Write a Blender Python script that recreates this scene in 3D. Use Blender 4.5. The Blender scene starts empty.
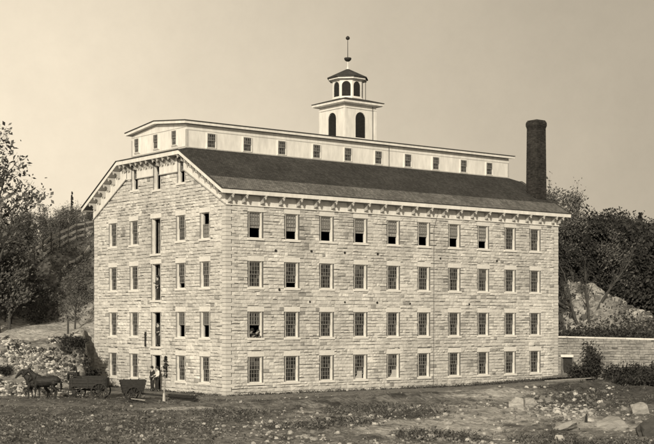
import bpy, bmesh, math, random
import numpy as np
from mathutils import Vector, Matrix, noise, Euler
random.seed(7)
R = math.radians
SC = bpy.context.scene
COL = SC.collection
# ------------------------------------------------------------------ camera frame (world: X along the long side, Y along the gable end)
F = 1305.0; CX = 327.0; HY = 320.0
_a = math.atan2(1664, 1305)
RT = (math.sin(_a), -math.cos(_a)); FW = (math.cos(_a), math.sin(_a))
_Z0 = 86.0; _c = ((226 - CX) / F * _Z0, _Z0)
CAM = (-(_c[0] * RT[0] + _c[1] * FW[0]), -(_c[0] * RT[1] + _c[1] * FW[1]), 5.0)
def dl(x, y):
    a, b = x - CAM[0], y - CAM[1]
    return a * FW[0] + b * FW[1], a * RT[0] + b * RT[1]
def wd(px, d):                       # where the sight line of column px stands at depth d
    l = (px - CX) / F * d
    return CAM[0] + FW[0] * d + RT[0] * l, CAM[1] + FW[1] * d + RT[1] * l
def gr(px, py, z=0.0):               # ground point (height z) seen at px,py
    return wd(px, F * (CAM[2] - z) / (py - HY))
def ss(t):
    t = max(0.0, min(1.0, t)); return t * t * (3 - 2 * t)
def N(x, y, s, seed=0.0):
    return noise.noise(Vector((x * s, y * s, seed)))
# ------------------------------------------------------------------ materials
def mat(name, col=0.5, rough=0.85, spec=0.2, attr=None, nscale=4.0, namp=0.15, bump=0.0, bscale=20.0, bdist=0.02, big=0.0, bigscale=0.15, coord='Object', tint=(1.0, 0.985, 0.95), zs=1.0):
    m = bpy.data.materials.new(name); m.use_nodes = True
    nt = m.node_tree; nd = nt.nodes; lk = nt.links; nd.clear()
    out = nd.new('ShaderNodeOutputMaterial'); b = nd.new('ShaderNodeBsdfPrincipled')
    lk.new(b.outputs[0], out.inputs[0])
    b.inputs['Roughness'].default_value = rough
    b.inputs['Specular IOR Level'].default_value = spec
    tc = nd.new('ShaderNodeTexCoord'); mp = nd.new('ShaderNodeMapping'); lk.new(tc.outputs[coord], mp.inputs[0])
    mp.inputs['Scale'].default_value = (1, 1, zs)
    rgb = nd.new('ShaderNodeRGB'); c = col if isinstance(col, tuple) else (col * tint[0], col * tint[1], col * tint[2])
    rgb.outputs[0].default_value = (*c, 1); cur = rgb.outputs[0]
    def mul(a, fac_out):
        v = nd.new('ShaderNodeVectorMath'); v.operation = 'SCALE'; lk.new(a, v.inputs[0]); lk.new(fac_out, v.inputs['Scale']); return v.outputs[0]
    def nz(scale, amp, det=6):
        n = nd.new('ShaderNodeTexNoise'); n.inputs['Scale'].default_value = scale; n.inputs['Detail'].default_value = det
        n.inputs['Roughness'].default_value = 0.65
        lk.new(mp.outputs[0], n.inputs['Vector'])
        r = nd.new('ShaderNodeMapRange'); r.inputs[1].default_value = 0.3; r.inputs[2].default_value = 0.7
        r.inputs[3].default_value = 1 - amp; r.inputs[4].default_value = 1 + amp; lk.new(n.outputs[0], r.inputs[0]); return r.outputs[0]
    if attr:
        at = nd.new('ShaderNodeAttribute'); at.attribute_name = attr
        vm = nd.new('ShaderNodeVectorMath'); vm.operation = 'MULTIPLY'; lk.new(cur, vm.inputs[0]); lk.new(at.outputs['Color'], vm.inputs[1]); cur = vm.outputs[0]
    if namp: cur = mul(cur, nz(nscale, namp))
    if big: cur = mul(cur, nz(bigscale, big, 4))
    lk.new(cur, b.inputs['Base Color'])
    if bump:
        n = nd.new('ShaderNodeTexNoise'); n.inputs['Scale'].default_value = bscale; n.inputs['Detail'].default_value = 8
        lk.new(mp.outputs[0], n.inputs['Vector'])
        bp = nd.new('ShaderNodeBump'); bp.inputs['Strength'].default_value = bump; bp.inputs['Distance'].default_value = bdist
        lk.new(n.outputs[0], bp.inputs['Height']); lk.new(bp.outputs[0], b.inputs['Normal'])
    return m
M = {}
M['stone'] = mat('stone', 0.56, attr='tone', nscale=5, namp=0.16, big=0.20, bigscale=0.28, bump=0.6, bscale=9, bdist=0.05)
M['mortar'] = mat('mortar', 0.11, nscale=3, namp=0.35)
M['dressed'] = mat('dressed_stone', 0.64, attr='tone', nscale=6, namp=0.12, bump=0.3, bscale=12)
M['paint'] = mat('white_paint', 0.70, rough=0.6, nscale=3.2, namp=0.10, big=0.08, bigscale=0.8, bump=0.15, bscale=6, zs=.3)
M['sash'] = mat('sash_paint', 0.21, rough=0.6, nscale=6, namp=0.1)
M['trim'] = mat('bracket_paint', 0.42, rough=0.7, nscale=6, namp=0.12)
M['edge'] = mat('roof_edge', 0.05, nscale=4, namp=0.3)
M['glass'] = mat('window_glass', 0.022, attr='tone', rough=0.12, spec=0.5, nscale=1.3, namp=0.6, coord='Object', bump=0.25, bscale=2.0, bdist=0.03)
M['sky_sheen'] = mat('sky_sheen_glass', 0.33, rough=0.4, nscale=3, namp=0.25)  # pale pane colour stands in for sky reflected by the doubled sashes
M['dark'] = mat('dark_interior', 0.02, nscale=3, namp=0.3)
M['louver'] = mat('dark_louver', 0.035, nscale=5, namp=0.25)
M['iron'] = mat('iron', 0.03, rough=0.6, nscale=8, namp=0.3)
M['brick'] = mat('sooty_brick', 0.032, attr='tone', nscale=4, namp=0.35, big=0.3, bigscale=0.6, bump=0.5, bscale=14, tint=(1, .95, .9))
M['bark'] = mat('bark', 0.06, nscale=6, namp=0.3, bump=0.5, bscale=18)
M['leaf_dark'] = mat('leaf_dark', 0.036, attr='tone', namp=0.2, nscale=1.0)
M['leaf_mid'] = mat('leaf_mid', 0.095, attr='tone', namp=0.2, nscale=1.0)
M['leaf_pale'] = mat('leaf_pale', 0.13, attr='tone', namp=0.2, nscale=1.0)
M['grass'] = mat('dry_grass', 0.15, attr='tone', namp=0.2, nscale=1.0)
M['weed'] = mat('dark_weed', 0.07, attr='tone', namp=0.2, nscale=1.0)
M['rock'] = mat('rubble_stone', 0.36, attr='tone', nscale=3, namp=0.2, bump=0.7, bscale=7, bdist=0.06)
M['wood'] = mat('old_wood', 0.16, nscale=7, namp=0.35, bump=0.4, bscale=16)
M['greywood'] = mat('weathered_rail', 0.28, nscale=7, namp=0.3, bump=0.3, bscale=16)
M['darkwood'] = mat('dark_painted_wood', 0.028, nscale=6, namp=0.35, rough=0.7)
M['horse'] = mat('dark_horse_coat', 0.02, nscale=4, namp=0.4, rough=0.6, spec=0.25)
M['mane'] = mat('black_mane', 0.015, nscale=8, namp=0.3)
M['cloth'] = mat('dark_wool', 0.03, nscale=10, namp=0.25)
M['shirt'] = mat('white_shirt', 0.62, nscale=10, namp=0.08)
M['skin'] = mat('skin', 0.34, nscale=10, namp=0.05, rough=0.6)
M['ground'] = mat('ground_soil', 0.92, attr='tone', nscale=2.5, namp=0.6, big=0.15, bigscale=0.25, bump=1.0, bscale=3.5, bdist=0.22)
# shingles: real courses in bump, tone by attribute
def shingle(name, col):
    m = mat(name, col, nscale=3.0, namp=0.3, big=0.3, bigscale=0.45)
    nt = m.node_tree; nd = nt.nodes; lk = nt.links
    b = [n for n in nd if n.type == 'BSDF_PRINCIPLED'][0]
    uv = nd.new('ShaderNodeUVMap'); uv.uv_map = 'UVMap'
    br = nd.new('ShaderNodeTexBrick'); lk.new(uv.outputs[0], br.inputs[0])
    br.inputs['Scale'].default_value = 1.0; br.inputs['Brick Width'].default_value = 0.16; br.inputs['Row Height'].default_value = 0.20
    br.inputs['Mortar Size'].default_value = 0.012; br.inputs['Bias'].default_value = 0
    br.inputs['Color1'].default_value = (0.72, .72, .72, 1); br.inputs['Color2'].default_value = (1.3, 1.3, 1.3, 1); br.inputs['Mortar'].default_value = (0.35, .35, .35, 1)
    src = b.inputs['Base Color'].links[0].from_socket
    vm = nd.new('ShaderNodeVectorMath'); vm.operation = 'MULTIPLY'; lk.new(src, vm.inputs[0]); lk.new(br.outputs[0], vm.inputs[1]); lk.new(vm.outputs[0], b.inputs['Base Color'])
    bp = nd.new('ShaderNodeBump'); bp.inputs['Strength'].default_value = 0.6; bp.inputs['Distance'].default_value = 0.03
    lk.new(br.outputs[0], bp.inputs['Height']); lk.new(bp.outputs[0], b.inputs['Normal'])
    return m
M['shingle'] = shingle('roof_shingle', 0.052)
M['shingle_pale'] = shingle('weathered_shingle', 0.15)
# ------------------------------------------------------------------ mesh builder
class MB:
    def __init__(s): s.v = []; s.f = []; s.t = []; s.mi = []; s.m = 0; s.uv = None
    def vert(s, p, t=1.0): s.v.append(tuple(p)); s.t.append(t); return len(s.v) - 1
    def face(s, idx): s.f.append(tuple(idx)); s.mi.append(s.m)
    def poly(s, pts, t=1.0): s.face([s.vert(p, t) for p in pts])
    def box(s, a, b, t=1.0):
        x0, y0, z0 = a; x1, y1, z1 = b
        i = [s.vert(p, t) for p in ((x0, y0, z0), (x1, y0, z0), (x1, y1, z0), (x0, y1, z0), (x0, y0, z1), (x1, y0, z1), (x1, y1, z1), (x0, y1, z1))]
        for q in ((0, 3, 2, 1), (4, 5, 6, 7), (0, 1, 5, 4), (1, 2, 6, 5), (2, 3, 7, 6), (3, 0, 4, 7)): s.face([i[k] for k in q])
    def beam(s, p, q, w, h, up=(0, 0, 1), t=1.0):
        p = Vector(p); q = Vector(q); d = (q - p).normalized(); u = Vector(up); sd = d.cross(u)
        if sd.length < 1e-4: sd = d.cross(Vector((1, 0, 0)))
        sd.normalize(); u = sd.cross(d).normalized()
        i = []
        for e in (p, q):
            for a, b in ((-1, -1), (1, -1), (1, 1), (-1, 1)): i.append(s.vert(e + sd * (a * w / 2) + u * (b * h / 2), t))
        for k in range(4): s.face((i[k], i[(k + 1) % 4], i[4 + (k + 1) % 4], i[4 + k]))
        s.face(i[3::-1]); s.face(i[4:])
    def tube(s, pts, rads, n=6, t=1.0, cap=True):
        pts = [Vector(p) for p in pts]; rings = []
        for k, p in enumerate(pts):
            d = (pts[min(k + 1, len(pts) - 1)] - pts[max(k - 1, 0)])
            if d.length < 1e-6: d = Vector((0, 0, 1))
            d.normalize(); a = d.cross(Vector((0.31, 0.2, 0.93)))
            if a.length < .05: a = d.cross(Vector((1, 0, 0)))
            a.normalize(); b = d.cross(a)
            rings.append([s.vert(p + (a * math.cos(2 * math.pi * j / n) + b * math.sin(2 * math.pi * j / n)) * rads[k], t) for j in range(n)])
        for r0, r1 in zip(rings, rings[1:]):
            for j in range(n): s.face((r0[j], r0[(j + 1) % n], r1[(j + 1) % n], r1[j]))
        if cap: s.face(rings[0][::-1]); s.face(rings[-1])
    def prism(s, pts, vec, t=1.0):            # polygon extruded along vec
        a = [s.vert(p, t) for p in pts]; b = [s.vert(Vector(p) + Vector(vec), t) for p in pts]; n = len(a)
        s.face(a[::-1]); s.face(b)
        for k in range(n): s.face((a[k], a[(k + 1) % n], b[(k + 1) % n], b[k]))
    def build(s, name, m, parent=None, loc=(0, 0, 0), rot=0.0, smooth=False, fix=True, uvf=None):
        me = bpy.data.meshes.new(name); me.from_pydata(s.v, [], s.f)
        for x in (m if isinstance(m, (list, tuple)) else [m]): me.materials.append(x)
        if any(s.mi): me.polygons.foreach_set('material_index', s.mi)
        if fix:
            bm = bmesh.new(); bm.from_mesh(me); bmesh.ops.recalc_face_normals(bm, faces=bm.faces); bm.to_mesh(me); bm.free()
        at = me.color_attributes.new('tone', 'FLOAT_COLOR', 'POINT')
        ar = np.ones((len(s.v), 4), 'f')
        tt = s.t
        if tt and isinstance(tt[0], tuple): ar[:, :3] = np.array(tt, 'f')
        else: ar[:, 0] = ar[:, 1] = ar[:, 2] = np.array(tt, 'f')
        at.data.foreach_set('color', ar.ravel())
        if uvf:
            ul = me.uv_layers.new(name='UVMap')
            for lp in me.loops: ul.data[lp.index].uv = uvf(me.vertices[lp.vertex_index].co)
        if smooth: me.polygons.foreach_set('use_smooth', [True] * len(me.polygons))
        me.update()
        o = bpy.data.objects.new(name, me); COL.objects.link(o); o.location = loc; o.rotation_euler = (0, 0, rot)
        if parent: o.parent = parent
        return o
def tag(o, label=None, cat=None, group=None, kind=None):
    if label: o['label'] = label
    if cat: o['category'] = cat
    if group: o['group'] = group
    if kind: o['kind'] = kind
    return o
def empty(name, loc=(0, 0, 0), rz=0.0):
    o = bpy.data.objects.new(name, None); COL.objects.link(o); o.location = loc; o.rotation_euler = (0, 0, rz); o.empty_display_size = 0.3
    return o
def copy_tree(o, parent=None):
    c = o.copy(); COL.objects.link(c)
    if parent: c.parent = parent
    for ch in list(o.children): copy_tree(ch, c)
    return c
rnd = random.uniform
# ================================================================== TERRAIN
WA = Vector((32.20, -0.12)); WB = Vector((37.6, -10.2))          # front face of the retaining wall
_wd = (WB - WA).normalized(); _wn = Vector((-_wd.y, _wd.x))    # points beyond the wall
if _wn.x < 0: _wn = -_wn
def hill(d, l):
    h = 3.5 * ss((d - 87) / 9.0) + 1.5 * max(0.0, min(1.0, (d - 95.5) / 11)) + 6.0 * ss((d - 105) / 12.0) + 0.06 * min(200, max(0, d - 117))
    h += .4 * (max(-35, min(-18, l)) + 25) * ss((d - 105) / 12.0)
    return h
PATCH = []
def H(x, y):
    d, l = dl(x, y); r = l / max(d, 1.0)
    # near ground: terrace by the walls, bank, rough lower ground
    dist = max(-y, -x, 0.0) if (y < 0 or x < 0) else 0.0
    if y < 0 and x < 0: dist = math.hypot(x, y)
    elif y < 0: dist = -y
    elif x < 0: dist = -x
    rough = 0.18 * N(x, y, 0.23, 1) + 0.10 * N(x, y, 0.7, 2) + 0.10 * N(x, y, 1.6, 3) + .05 * N(x, y, 3.1, 13)
    z = rough * ss((dist - 1.0) / 5.0)
    edge = 6.0 + 1.5 * N(x, y, 0.12, 5)
    z -= 0.45 * ss((dist - edge) / 2.2) * ss((x + 9) / 6.0)
    z += 0.25 * ss((x - 20) / 14) * (1 - ss((-y - 9) / 6))
    # spoil mound and lobe of bare earth in front of the long side
    z += 0.75 * math.exp(-(((x - 2.5) / 8.5) ** 2 + ((y + 20) / 7.0) ** 2))
    z += 0.5 * math.exp(-(((x - 26) / 8) ** 2 + ((y + 12) / 4.5) ** 2))
    z += 0.35 * N(x, y, 0.08, 9) * ss((dist - 9) / 10)
    lm = max(ss((-0.1805 - r) / 0.006) * ss((d - 60) / 20), ss((y - 18.6) / 2.0))
    hl = (hill(d + 1.6 * N(x, y, 0.16, 4) + .8 * N(x, y, .5, 6), l) + 0.5 * N(x, y, 0.11, 7) * ss((d - 100) / 10) + 0.22 * N(x, y, 0.5, 8) * ss((d - 90) / 6)) * lm
    rs = (Vector((x, y)) - WA).dot(_wn)
    rm = ss((rs - 0.25) / 0.35) if x > 32.2 else 0.0
    rm *= 1.0 if y < 19 else 0.0
    tx = (d - 117.0) / 10.0; tl = (l - 24.0)
    lat = math.exp(-((tl + 1) / 8.0) ** 2) if tl < 0 else max(0.0, 1 - tl / 6.5)
    mound = 4.9 * lat * math.exp(-((d - 115) / (7.0 if d < 115 else 14.0)) ** 2) * ss((rs - .8) / 4)
    if mound > .05: mound += (1.1 * N(x, y, .22, 14) + .5 * N(x, y, .6, 15) + .25 * N(x, y, 1.4, 16)) * min(1, mound / 1.5)
    back = 7.0 * ss((d - 124) / 28)
    hr = (3.35 + mound + back + 0.4 * N(x, y, 0.15, 11) * ss((rs - 2) / 5)) * rm
    return max(z, 0.0 if False else z, hl, hr) if (hl > 0.05 or hr > 0.05) else z
def blob(px, py, rx, ry, z=0.0):     # ground patch: centre seen at px,py, size in metres across / in depth
    x, y = gr(px, py, z); return (x, y, rx, ry)
LIGHT = [blob(470, 410, 6.5, 8), blob(420, 425, 6, 6), blob(500, 392, 4, 6), blob(330, 408, 9, 1.5), blob(590, 421, 4.5, 1.6)]
DARKP = [blob(395, 410, 4.0, 6.5), blob(365, 406, 2.6, 4.5), blob(242, 415, 2.4, 4.6), blob(440, 434, 2.0, 3.0), blob(300, 428, 1.8, 3), blob(570, 396, 3.2, 8), blob(632, 392, 5, 12), blob(545, 432, 1.6, 2.6), blob(610, 434, 2.4, 2.6), blob(345, 424, 2.0, 2.6), blob(120, 430, 6, 3)]
def inb(x, y, lst):
    b = 0.0
    for (cx, cy, rx, ry) in lst:
        a, c = x - cx, y - cy
        u = a * RT[0] + c * RT[1]; w = a * FW[0] + c * FW[1]
        q = (u / rx) ** 2 + (w / ry) ** 2
        q += 1.5 * N(x, y, 0.30, 20) + 0.9 * N(x, y, 1.0, 21)
        b = max(b, ss(1.35 - q))
    return b
def soil(x, y, z):
    d, l = dl(x, y); px = l / max(d, 1) * F + CX
    g = 0.17 + 0.07 * N(x, y, 0.35, 31) + 0.09 * N(x, y, 1.1, 32)
    q9 = N(x, y, .55, 41) + .5 * N(x, y, 1.7, 42); g *= 1 - .6 * ss((q9 - .12) / .25)
    left = ss((250 - px) / 160)
    if d < 88: g = g * (1 - left) + left * (0.095 + 0.05 * N(x, y, 0.5, 33) + .05 * N(x, y, 1.4, 43))
    # worn track in front of the gable end
    tr = math.exp(-((d - (76.5 - 0.012 * (px - 100))) / 1.9) ** 2) * ss((250 - px) / 60)
    g = g * (1 - 0.7 * tr) + 0.7 * tr * 0.17
    li = inb(x, y, LIGHT); g = g * (1 - li) + li * (0.37 + 0.05 * N(x, y, 1.5, 34))
    dk = inb(x, y, DARKP); g = g * (1 - dk) + dk * 0.07
    if d > 86 and px < 110:          # bank, pale ledge, wooded slope
        if d < 96: g = 0.20 + 0.14 * N(x, y, 0.8, 35) + .08 * N(x, y, 2.1, 45)
        elif d < 104: g = 0.42 + 0.05 * N(x, y, 0.6, 36)
        else:
            g = 0.42 + (0.10 - 0.42) * ss((d - 104) / 5)
            g += 0.10 * ss((N(x, y, 0.09, 37) - 0.12) / 0.2)
    if (Vector((x, y)) - WA).dot(_wn) > 0.3 and x > 32:
        g = 0.06
        if 107.5 < d < 124 and N(x, y, 0.2, 38) > -0.3 and px > 566: g = 0.30 + 0.12 * N(x, y, 0.8, 39) + .1 * N(x, y, .3, 46)
        if d >= 124: g = 0.07
    # trodden path along the foot of the walls
    if y < 0 and x > -2: g = g + (.19 - g) * .8 * (1 - ss((-y - 4.0) / 1.0)); g *= 1 - .5 * math.exp(-((-y - 5.6 - .6 * N(x, y, .3, 44)) / .5) ** 2)
    return max(0.03, g)
def axis(lo, hi, step, far, grow=1.16):
    a = list(np.arange(lo, hi + 1e-6, step)); s = step
    u = hi
    while u < far: s *= grow; u += s; a.append(u)
    s = step; u = lo; pre = []
    while u > -far: s *= grow; u -= s; pre.append(u)
    return pre[::-1] + a
xs = axis(-42, 60, 0.34, 1500); ys = axis(-48, 58, 0.34, 1500)
g = MB()
for y in ys:
    for x in xs:
        z = H(x, y); g.v.append((x, y, z)); g.t.append(soil(x, y, z))
nx = len(xs)
for j in range(len(ys) - 1):
    for i in range(nx - 1):
        a = j * nx + i; g.f.append((a, a + 1, a + nx + 1, a + nx)); g.mi.append(0)
tag(g.build('ground', M['ground'], smooth=True, fix=False), kind='structure')
# ================================================================== THE MILL
LX = 32.17; WY = 18.0; MY = 9.0
EZ = 13.57; OH = 0.75; SL = 0.565
def roof_z(y):
    yy = y if y <= MY else WY - y
    return min(EZ + SL * (yy + OH), 16.63)
mill = empty('stone_mill', (0, 0, 0))
tag(mill, 'long four storey stone mill with bracketed eaves, raised attic, cupola and chimney', 'mill building')
WX = [2.35, 5.38, 8.40, 11.47, 14.57, 17.56, 20.68, 23.74, 26.70, 29.55]
ROWS = [12.25, 8.95, 5.57, 2.55]; WW = 1.0; WH = 1.76
GY = [15.2, 12.05, 5.58, 2.5]; DY = 8.9; DW = 1.12
DOORS = [(9.72, 12.25), (6.42, 9.0), (3.12, 5.57), (0.02, 2.52)]
holesL = [(x - WW / 2, x + WW / 2, z - WH, z) for x in WX for z in ROWS]
holesG = [(y - WW / 2, y + WW / 2, z - WH, z) for y in GY for z in ROWS] + [(DY - DW / 2, DY + DW / 2, a, b) for a, b in DOORS]
R0 = [(5.52, 0.82, 14.5), (8.75, 0.84, 14.28), (11.93, 0.82, 14.5)]
holesG += [(y - w / 2, y + w / 2, z, 16.22) for y, w, z in R0]
def block_of(h, lint=0.36, sill=0.15, ex=0.16):
    return (h[0] - ex, h[1] + ex, h[2] - sill, h[3] + lint)
def backing(mb, u0, u1, vb, top, holes, P, breaks=()):
    us = sorted(set([u0, u1] + [h[0] for h in holes] + [h[1] for h in holes] + list(breaks)))
    for a, b in zip(us, us[1:]):
        m = (a + b) / 2
        hs = sorted([(h[2], h[3]) for h in holes if h[0] < m < h[1]])
        cur = vb
        for lo, hi in hs:
            mb.poly([P(a, cur, 0), P(b, cur, 0), P(b, lo, 0), P(a, lo, 0)]); cur = hi
        mb.poly([P(a, cur, 0), P(b, cur, 0), P(b, top(b), 0), P(a, top(a), 0)])
def reveal(root, w, h, D=.30):
    T = lambda: rnd(.75, .95)
    for u, sg in ((-w / 2, -1), (w / 2, 1)):
        z = 0; mb = MB()
        while z < h - .01:
            z1 = min(h, z + rnd(.18, .3)); x0, x1 = sorted((u + sg * .001, u + sg * .03)); mb.box((x0, -.03, z), (x1, D, z1), T()); z = z1
        mb.build('jamb', M['dressed'], root, fix=False)
def courses(mb, u0, u1, vb, vt, top, blocks, P, hmin=0.17, hmax=0.27, lmin=0.24, lmax=0.58, ctr=0.5, hfac=1.0):
    v = vb
    while v < vt:
        h = rnd(hmin, hmax) * hfac; v1 = v + h
        m = (v + v1) / 2
        cuts = [(b[0], b[1], b[2], b[3]) for b in blocks if b[2] < v1 - 0.01 and b[3] > v + 0.01]
        us = sorted(set([u0, u1] + [c for b in cuts for c in b[:2] if u0 < c < u1]))
        for a, b in zip(us, us[1:]):
            c = (a + b) / 2; lo, hi = v, v1
            for q in cuts:
                if q[0] < c < q[1]:
                    if q[3] >= hi: hi = min(hi, q[2])
                    elif q[2] <= lo: lo = max(lo, q[3])
                    else: hi = lo
            if hi - lo < 0.05: continue
            u = a
            while u < b - 0.02:
                w = rnd(lmin, lmax) * (1.25 if h > 0.21 else 0.9)
                if b - (u + w) < 0.18: w = b - u
                if hi - 0.05 < min(top(u), top(u + w)):
                    g1 = rnd(.004, .014); stone(mb, P, u + g1, min(u + w, b) - g1, lo + abs(random.gauss(.012, .017)), hi - abs(random.gauss(.006, .012)), ctr)
                u += w
        v = v1
def stone(mb, P, a, b, lo, hi, ctr=0.5):
    if b - a < 0.04 or hi - lo < 0.03: return
    n0 = rnd(0.03, 0.09); t = max(0.5, random.gauss(0.98, 0.075))
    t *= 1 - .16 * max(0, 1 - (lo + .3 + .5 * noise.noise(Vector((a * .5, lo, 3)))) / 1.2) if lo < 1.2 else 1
    t *= 1 - .14 * ss((noise.noise(Vector((a * .45, lo * .16, 8))) - .05) / .3)
    if random.random() < 0.035: t *= 0.6
    j = lambda s: rnd(-s, s)
    c = [(a + j(.006), lo + j(.006)), (b + j(.006), lo + j(.006)), (b + j(.006), hi + j(.006)), (a + j(.006), hi + j(.006))]
    bk = [mb.vert(P(u, v, -0.01), t) for u, v in c]
    fr = [mb.vert(P(u, v, n0 + j(.018)), t) for u, v in c]
    for k in range(4): mb.face((bk[k], bk[(k + 1) % 4], fr[(k + 1) % 4], fr[k]))
    uc = a + (b - a) * rnd(.3, .7); vc = lo + (hi - lo) * rnd(.35, .65)
    ce = mb.vert(P(uc, vc, n0 + rnd(0.0, 0.035)), t)
    for k in range(4): mb.face((fr[k], fr[(k + 1) % 4], ce))
PL = lambda u, v, n: (u, -n, v)                       # long side, faces -Y
PG = lambda u, v, n: (-n, u, v)                       # gable end, faces -X
PB = lambda u, v, n: (u, WY + n, v)
PE = lambda u, v, n: (LX + n, u, v)
topL = lambda u: 13.30
topG = lambda u: roof_z(u) - 0.30
blkL = [block_of(h) for h in holesL]
blkG = [block_of(h) for h in holesG]
VB = -0.7
for nm, P, u1, top, holes, blks, brk in (('stone_wall', PL, LX, topL, holesL, blkL, ()), ('stone_wall', PG, WY, topG, holesG, blkG, (4.66, 13.34))):
    mb = MB(); backing(mb, 0, u1, VB, top, holes, P, brk); w = mb.build(nm, M['mortar'], mill, fix=False)
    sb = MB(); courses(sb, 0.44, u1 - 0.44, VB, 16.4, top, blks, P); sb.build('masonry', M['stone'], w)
for P, u1, top in ((PB, LX, topL), (PE, WY, topG)):
    mb = MB(); backing(mb, 0, u1, VB, top, [], P, (4.66, 13.34) if u1 == WY else ()); w = mb.build('stone_wall', M['mortar'], mill, fix=False)
    sb = MB(); courses(sb, 0.30, u1 - 0.30, VB, 16.4, top, [], P, 0.25, 0.35, .5, 1.2); sb.build('masonry', M['stone'], w)
# quoins: long and short dressed blocks turning the corner
def quoins(cx, cy, sx, sy):
    q = MB(); z = VB; k = 0
    while z < 13.1:
        h = 0.245
        for (lx, ly) in [((0.62, 0.36) if k % 2 else (0.36, 0.62))]:
            t = rnd(0.74, 0.95); e = 0.075 + rnd(-.01, .012)
            x0, x1 = sorted((cx - sx * e, cx + sx * lx)); y0, y1 = sorted((cy - sy * e, cy + sy * ly))
            # two slabs so that it wraps the corner only
            a = (x0, cy - sy * e if sy > 0 else cy, z + .012), (x1, cy if sy > 0 else cy - sy * e, z + h - .012)
            q.box((x0, min(cy - sy * e, cy + sy * .02), z + .012), (x1, max(cy - sy * e, cy + sy * .02), z + h - .012), t)
            q.box((min(cx - sx * (e - .003), cx + sx * .02), min(cy + sy * .021, cy + sy * ly), z + .012), (max(cx - sx * (e - .003), cx + sx * .02), max(cy + sy * .021, cy + sy * ly), z + h - .012), t)
        z += h; k += 1
    q.build('quoins', M['dressed'], mill)
quoins(0, 0, 1, 1); quoins(LX, 0, -1, 1); quoins(0, WY, 1, -1); quoins(LX, WY, -1, -1)
# ---- windows
def grid_sash(mb, x0, x1, z0, z1, y, cols, rows, fr=0.05, mt=0.024):
    mb.box((x0, y, z0), (x0 + fr, y + .035, z1)); mb.box((x1 - fr, y, z0), (x1, y + .035, z1))
    mb.box((x0 + fr, y, z0), (x1 - fr, y + .035, z0 + fr)); mb.box((x0 + fr, y, z1 - fr), (x1 - fr, y + .035, z1))
    for c in range(1, cols):
        x = x0 + (x1 - x0) * c / cols; mb.box((x - mt / 2, y + .006, z0 + fr), (x + mt / 2, y + .03, z1 - fr))
    for r_ in range(1, rows):
        z = z0 + (z1 - z0) * r_ / rows; mb.box((x0 + fr, y + .009, z - mt / 2), (x1 - fr, y + .027, z + mt / 2))
def window_proto(w, h, state, cols=4, rows=3, lintel=True, sill=True, small=False):
    """local: x across, faces -Y, origin at middle of the sill line; wall face at y=0"""
    f = MB(); y = 0.065 if not small else -0.105; t = 0.06 if not small else .05
    f.box((-w / 2, y, 0), (-w / 2 + t, y + .12, h)); f.box((w / 2 - t, y, 0), (w / 2, y + .12, h))
    f.box((-w / 2 + t, y, h - t), (w / 2 - t, y + .12, h)); f.box((-w / 2 + t, y, 0), (w / 2 - t, y + .12, t * .8))
    a, b = -w / 2 + t, w / 2 - t; mid = h / 2
    root = f.build('window', M['paint'])
    s = MB(); g_ = MB(); gp = MB()
    def pane(z0, z1, yy, mb):
        for ci in range(cols):
            for ri in range(rows):
                xa_, xb_ = a + (b - a) * ci / cols, a + (b - a) * (ci + 1) / cols; za_, zb_ = z0 + (z1 - z0) * ri / rows, z0 + (z1 - z0) * (ri + 1) / rows
                q = lambda: yy + rnd(-.004, .004)
                tn = 1.0 if mb is gp else random.choice((.6, 1, 1, 1.5, 2.5, 4.0)) * (2.2 if 'curtain' in state and z0 > h * .3 else 1)
                mb.poly([(xa_, q(), za_), (xb_, q(), za_), (xb_, q(), zb_), (xa_, q(), zb_)], tn)
    if state.startswith('closed'):
        grid_sash(s, a, b, mid - .02, h - t, y + .02, cols, rows); grid_sash(s, a, b, t * .8, mid + .03, y + .07, cols, rows)
        pane(mid, h - t, y + .045, g_); pane(t, mid, y + .095, g_)
    elif state.startswith('raised'):      # lower sash pushed up behind the upper one
        lo = h * dict(raised=.39).get(state, .33 if 'less' in state else .45)
        grid_sash(s, a, b, mid - .02, h - t, y + .02, cols, rows, mt=.03); grid_sash(s, a + .01, b - .01, lo, lo + mid - .05, y + .07, cols, rows, mt=.03)
        pane(lo + .03, h - t, y + .11, gp)
    elif state == 'gap':
        grid_sash(s, a, b, mid - .02, h - t, y + .02, cols, rows); grid_sash(s, a, b, t * .8 + .32, mid + .35, y + .07, cols, rows)
        pane(mid, h - t, y + .045, g_); pane(t + .32, mid + .3, y + .095, g_)
    elif state == 'half':        # raised, dark behind
        grid_sash(s, a, b, mid - .02, h - t, y + .02, cols, rows); grid_sash(s, a + .01, b - .01, mid - .05, h - t - .04, y + .07, cols, rows)
        pane(mid, h - t, y + .11, g_)
    elif state == 'dropped':     # upper sash down
        grid_sash(s, a, b, t * .8, mid + .03, y + .07, cols, rows); grid_sash(s, a, b, .12, mid + .1, y + .02, cols, rows)
        pane(t, mid, y + .11, gp)
    o = s.build('sash', M['sash'], root)
    if g_.v: g_.build('pane', M['glass'], root)
    if gp.v: gp.build('pane', M['sky_sheen'], root)
    if lintel:
        l_ = MB(); l_.box((-w / 2 - .16, -.075, h), (w / 2 + .16, .12, h + .355), 1.0); l_.build('lintel', M['dressed'], root)
    if sill:
        s2 = MB()
        if small: s2.box((-w / 2 - .06, -.05, -.06), (w / 2 + .06, .05, 0))
        else: s2.box((-w / 2 - .17, -.14, -.15), (w / 2 + .17, .16, 0), 1.05)
        s2.build('sill', M['dressed'] if not small else M['paint'], root)
    if not small: reveal(root, w, h)
    return root
protos = {}
def window(x, y, z, rot, w, h, state, **k):
    key = (w, h, state, tuple(sorted(k.items())))
    if key not in protos: o = protos[key] = window_proto(w, h, state, **k)
    else: o = copy_tree(protos[key])
    o.location = (x, y, z); o.rotation_euler = (0, 0, rot); o.parent = mill
    return o
RG = R(-90)
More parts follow.
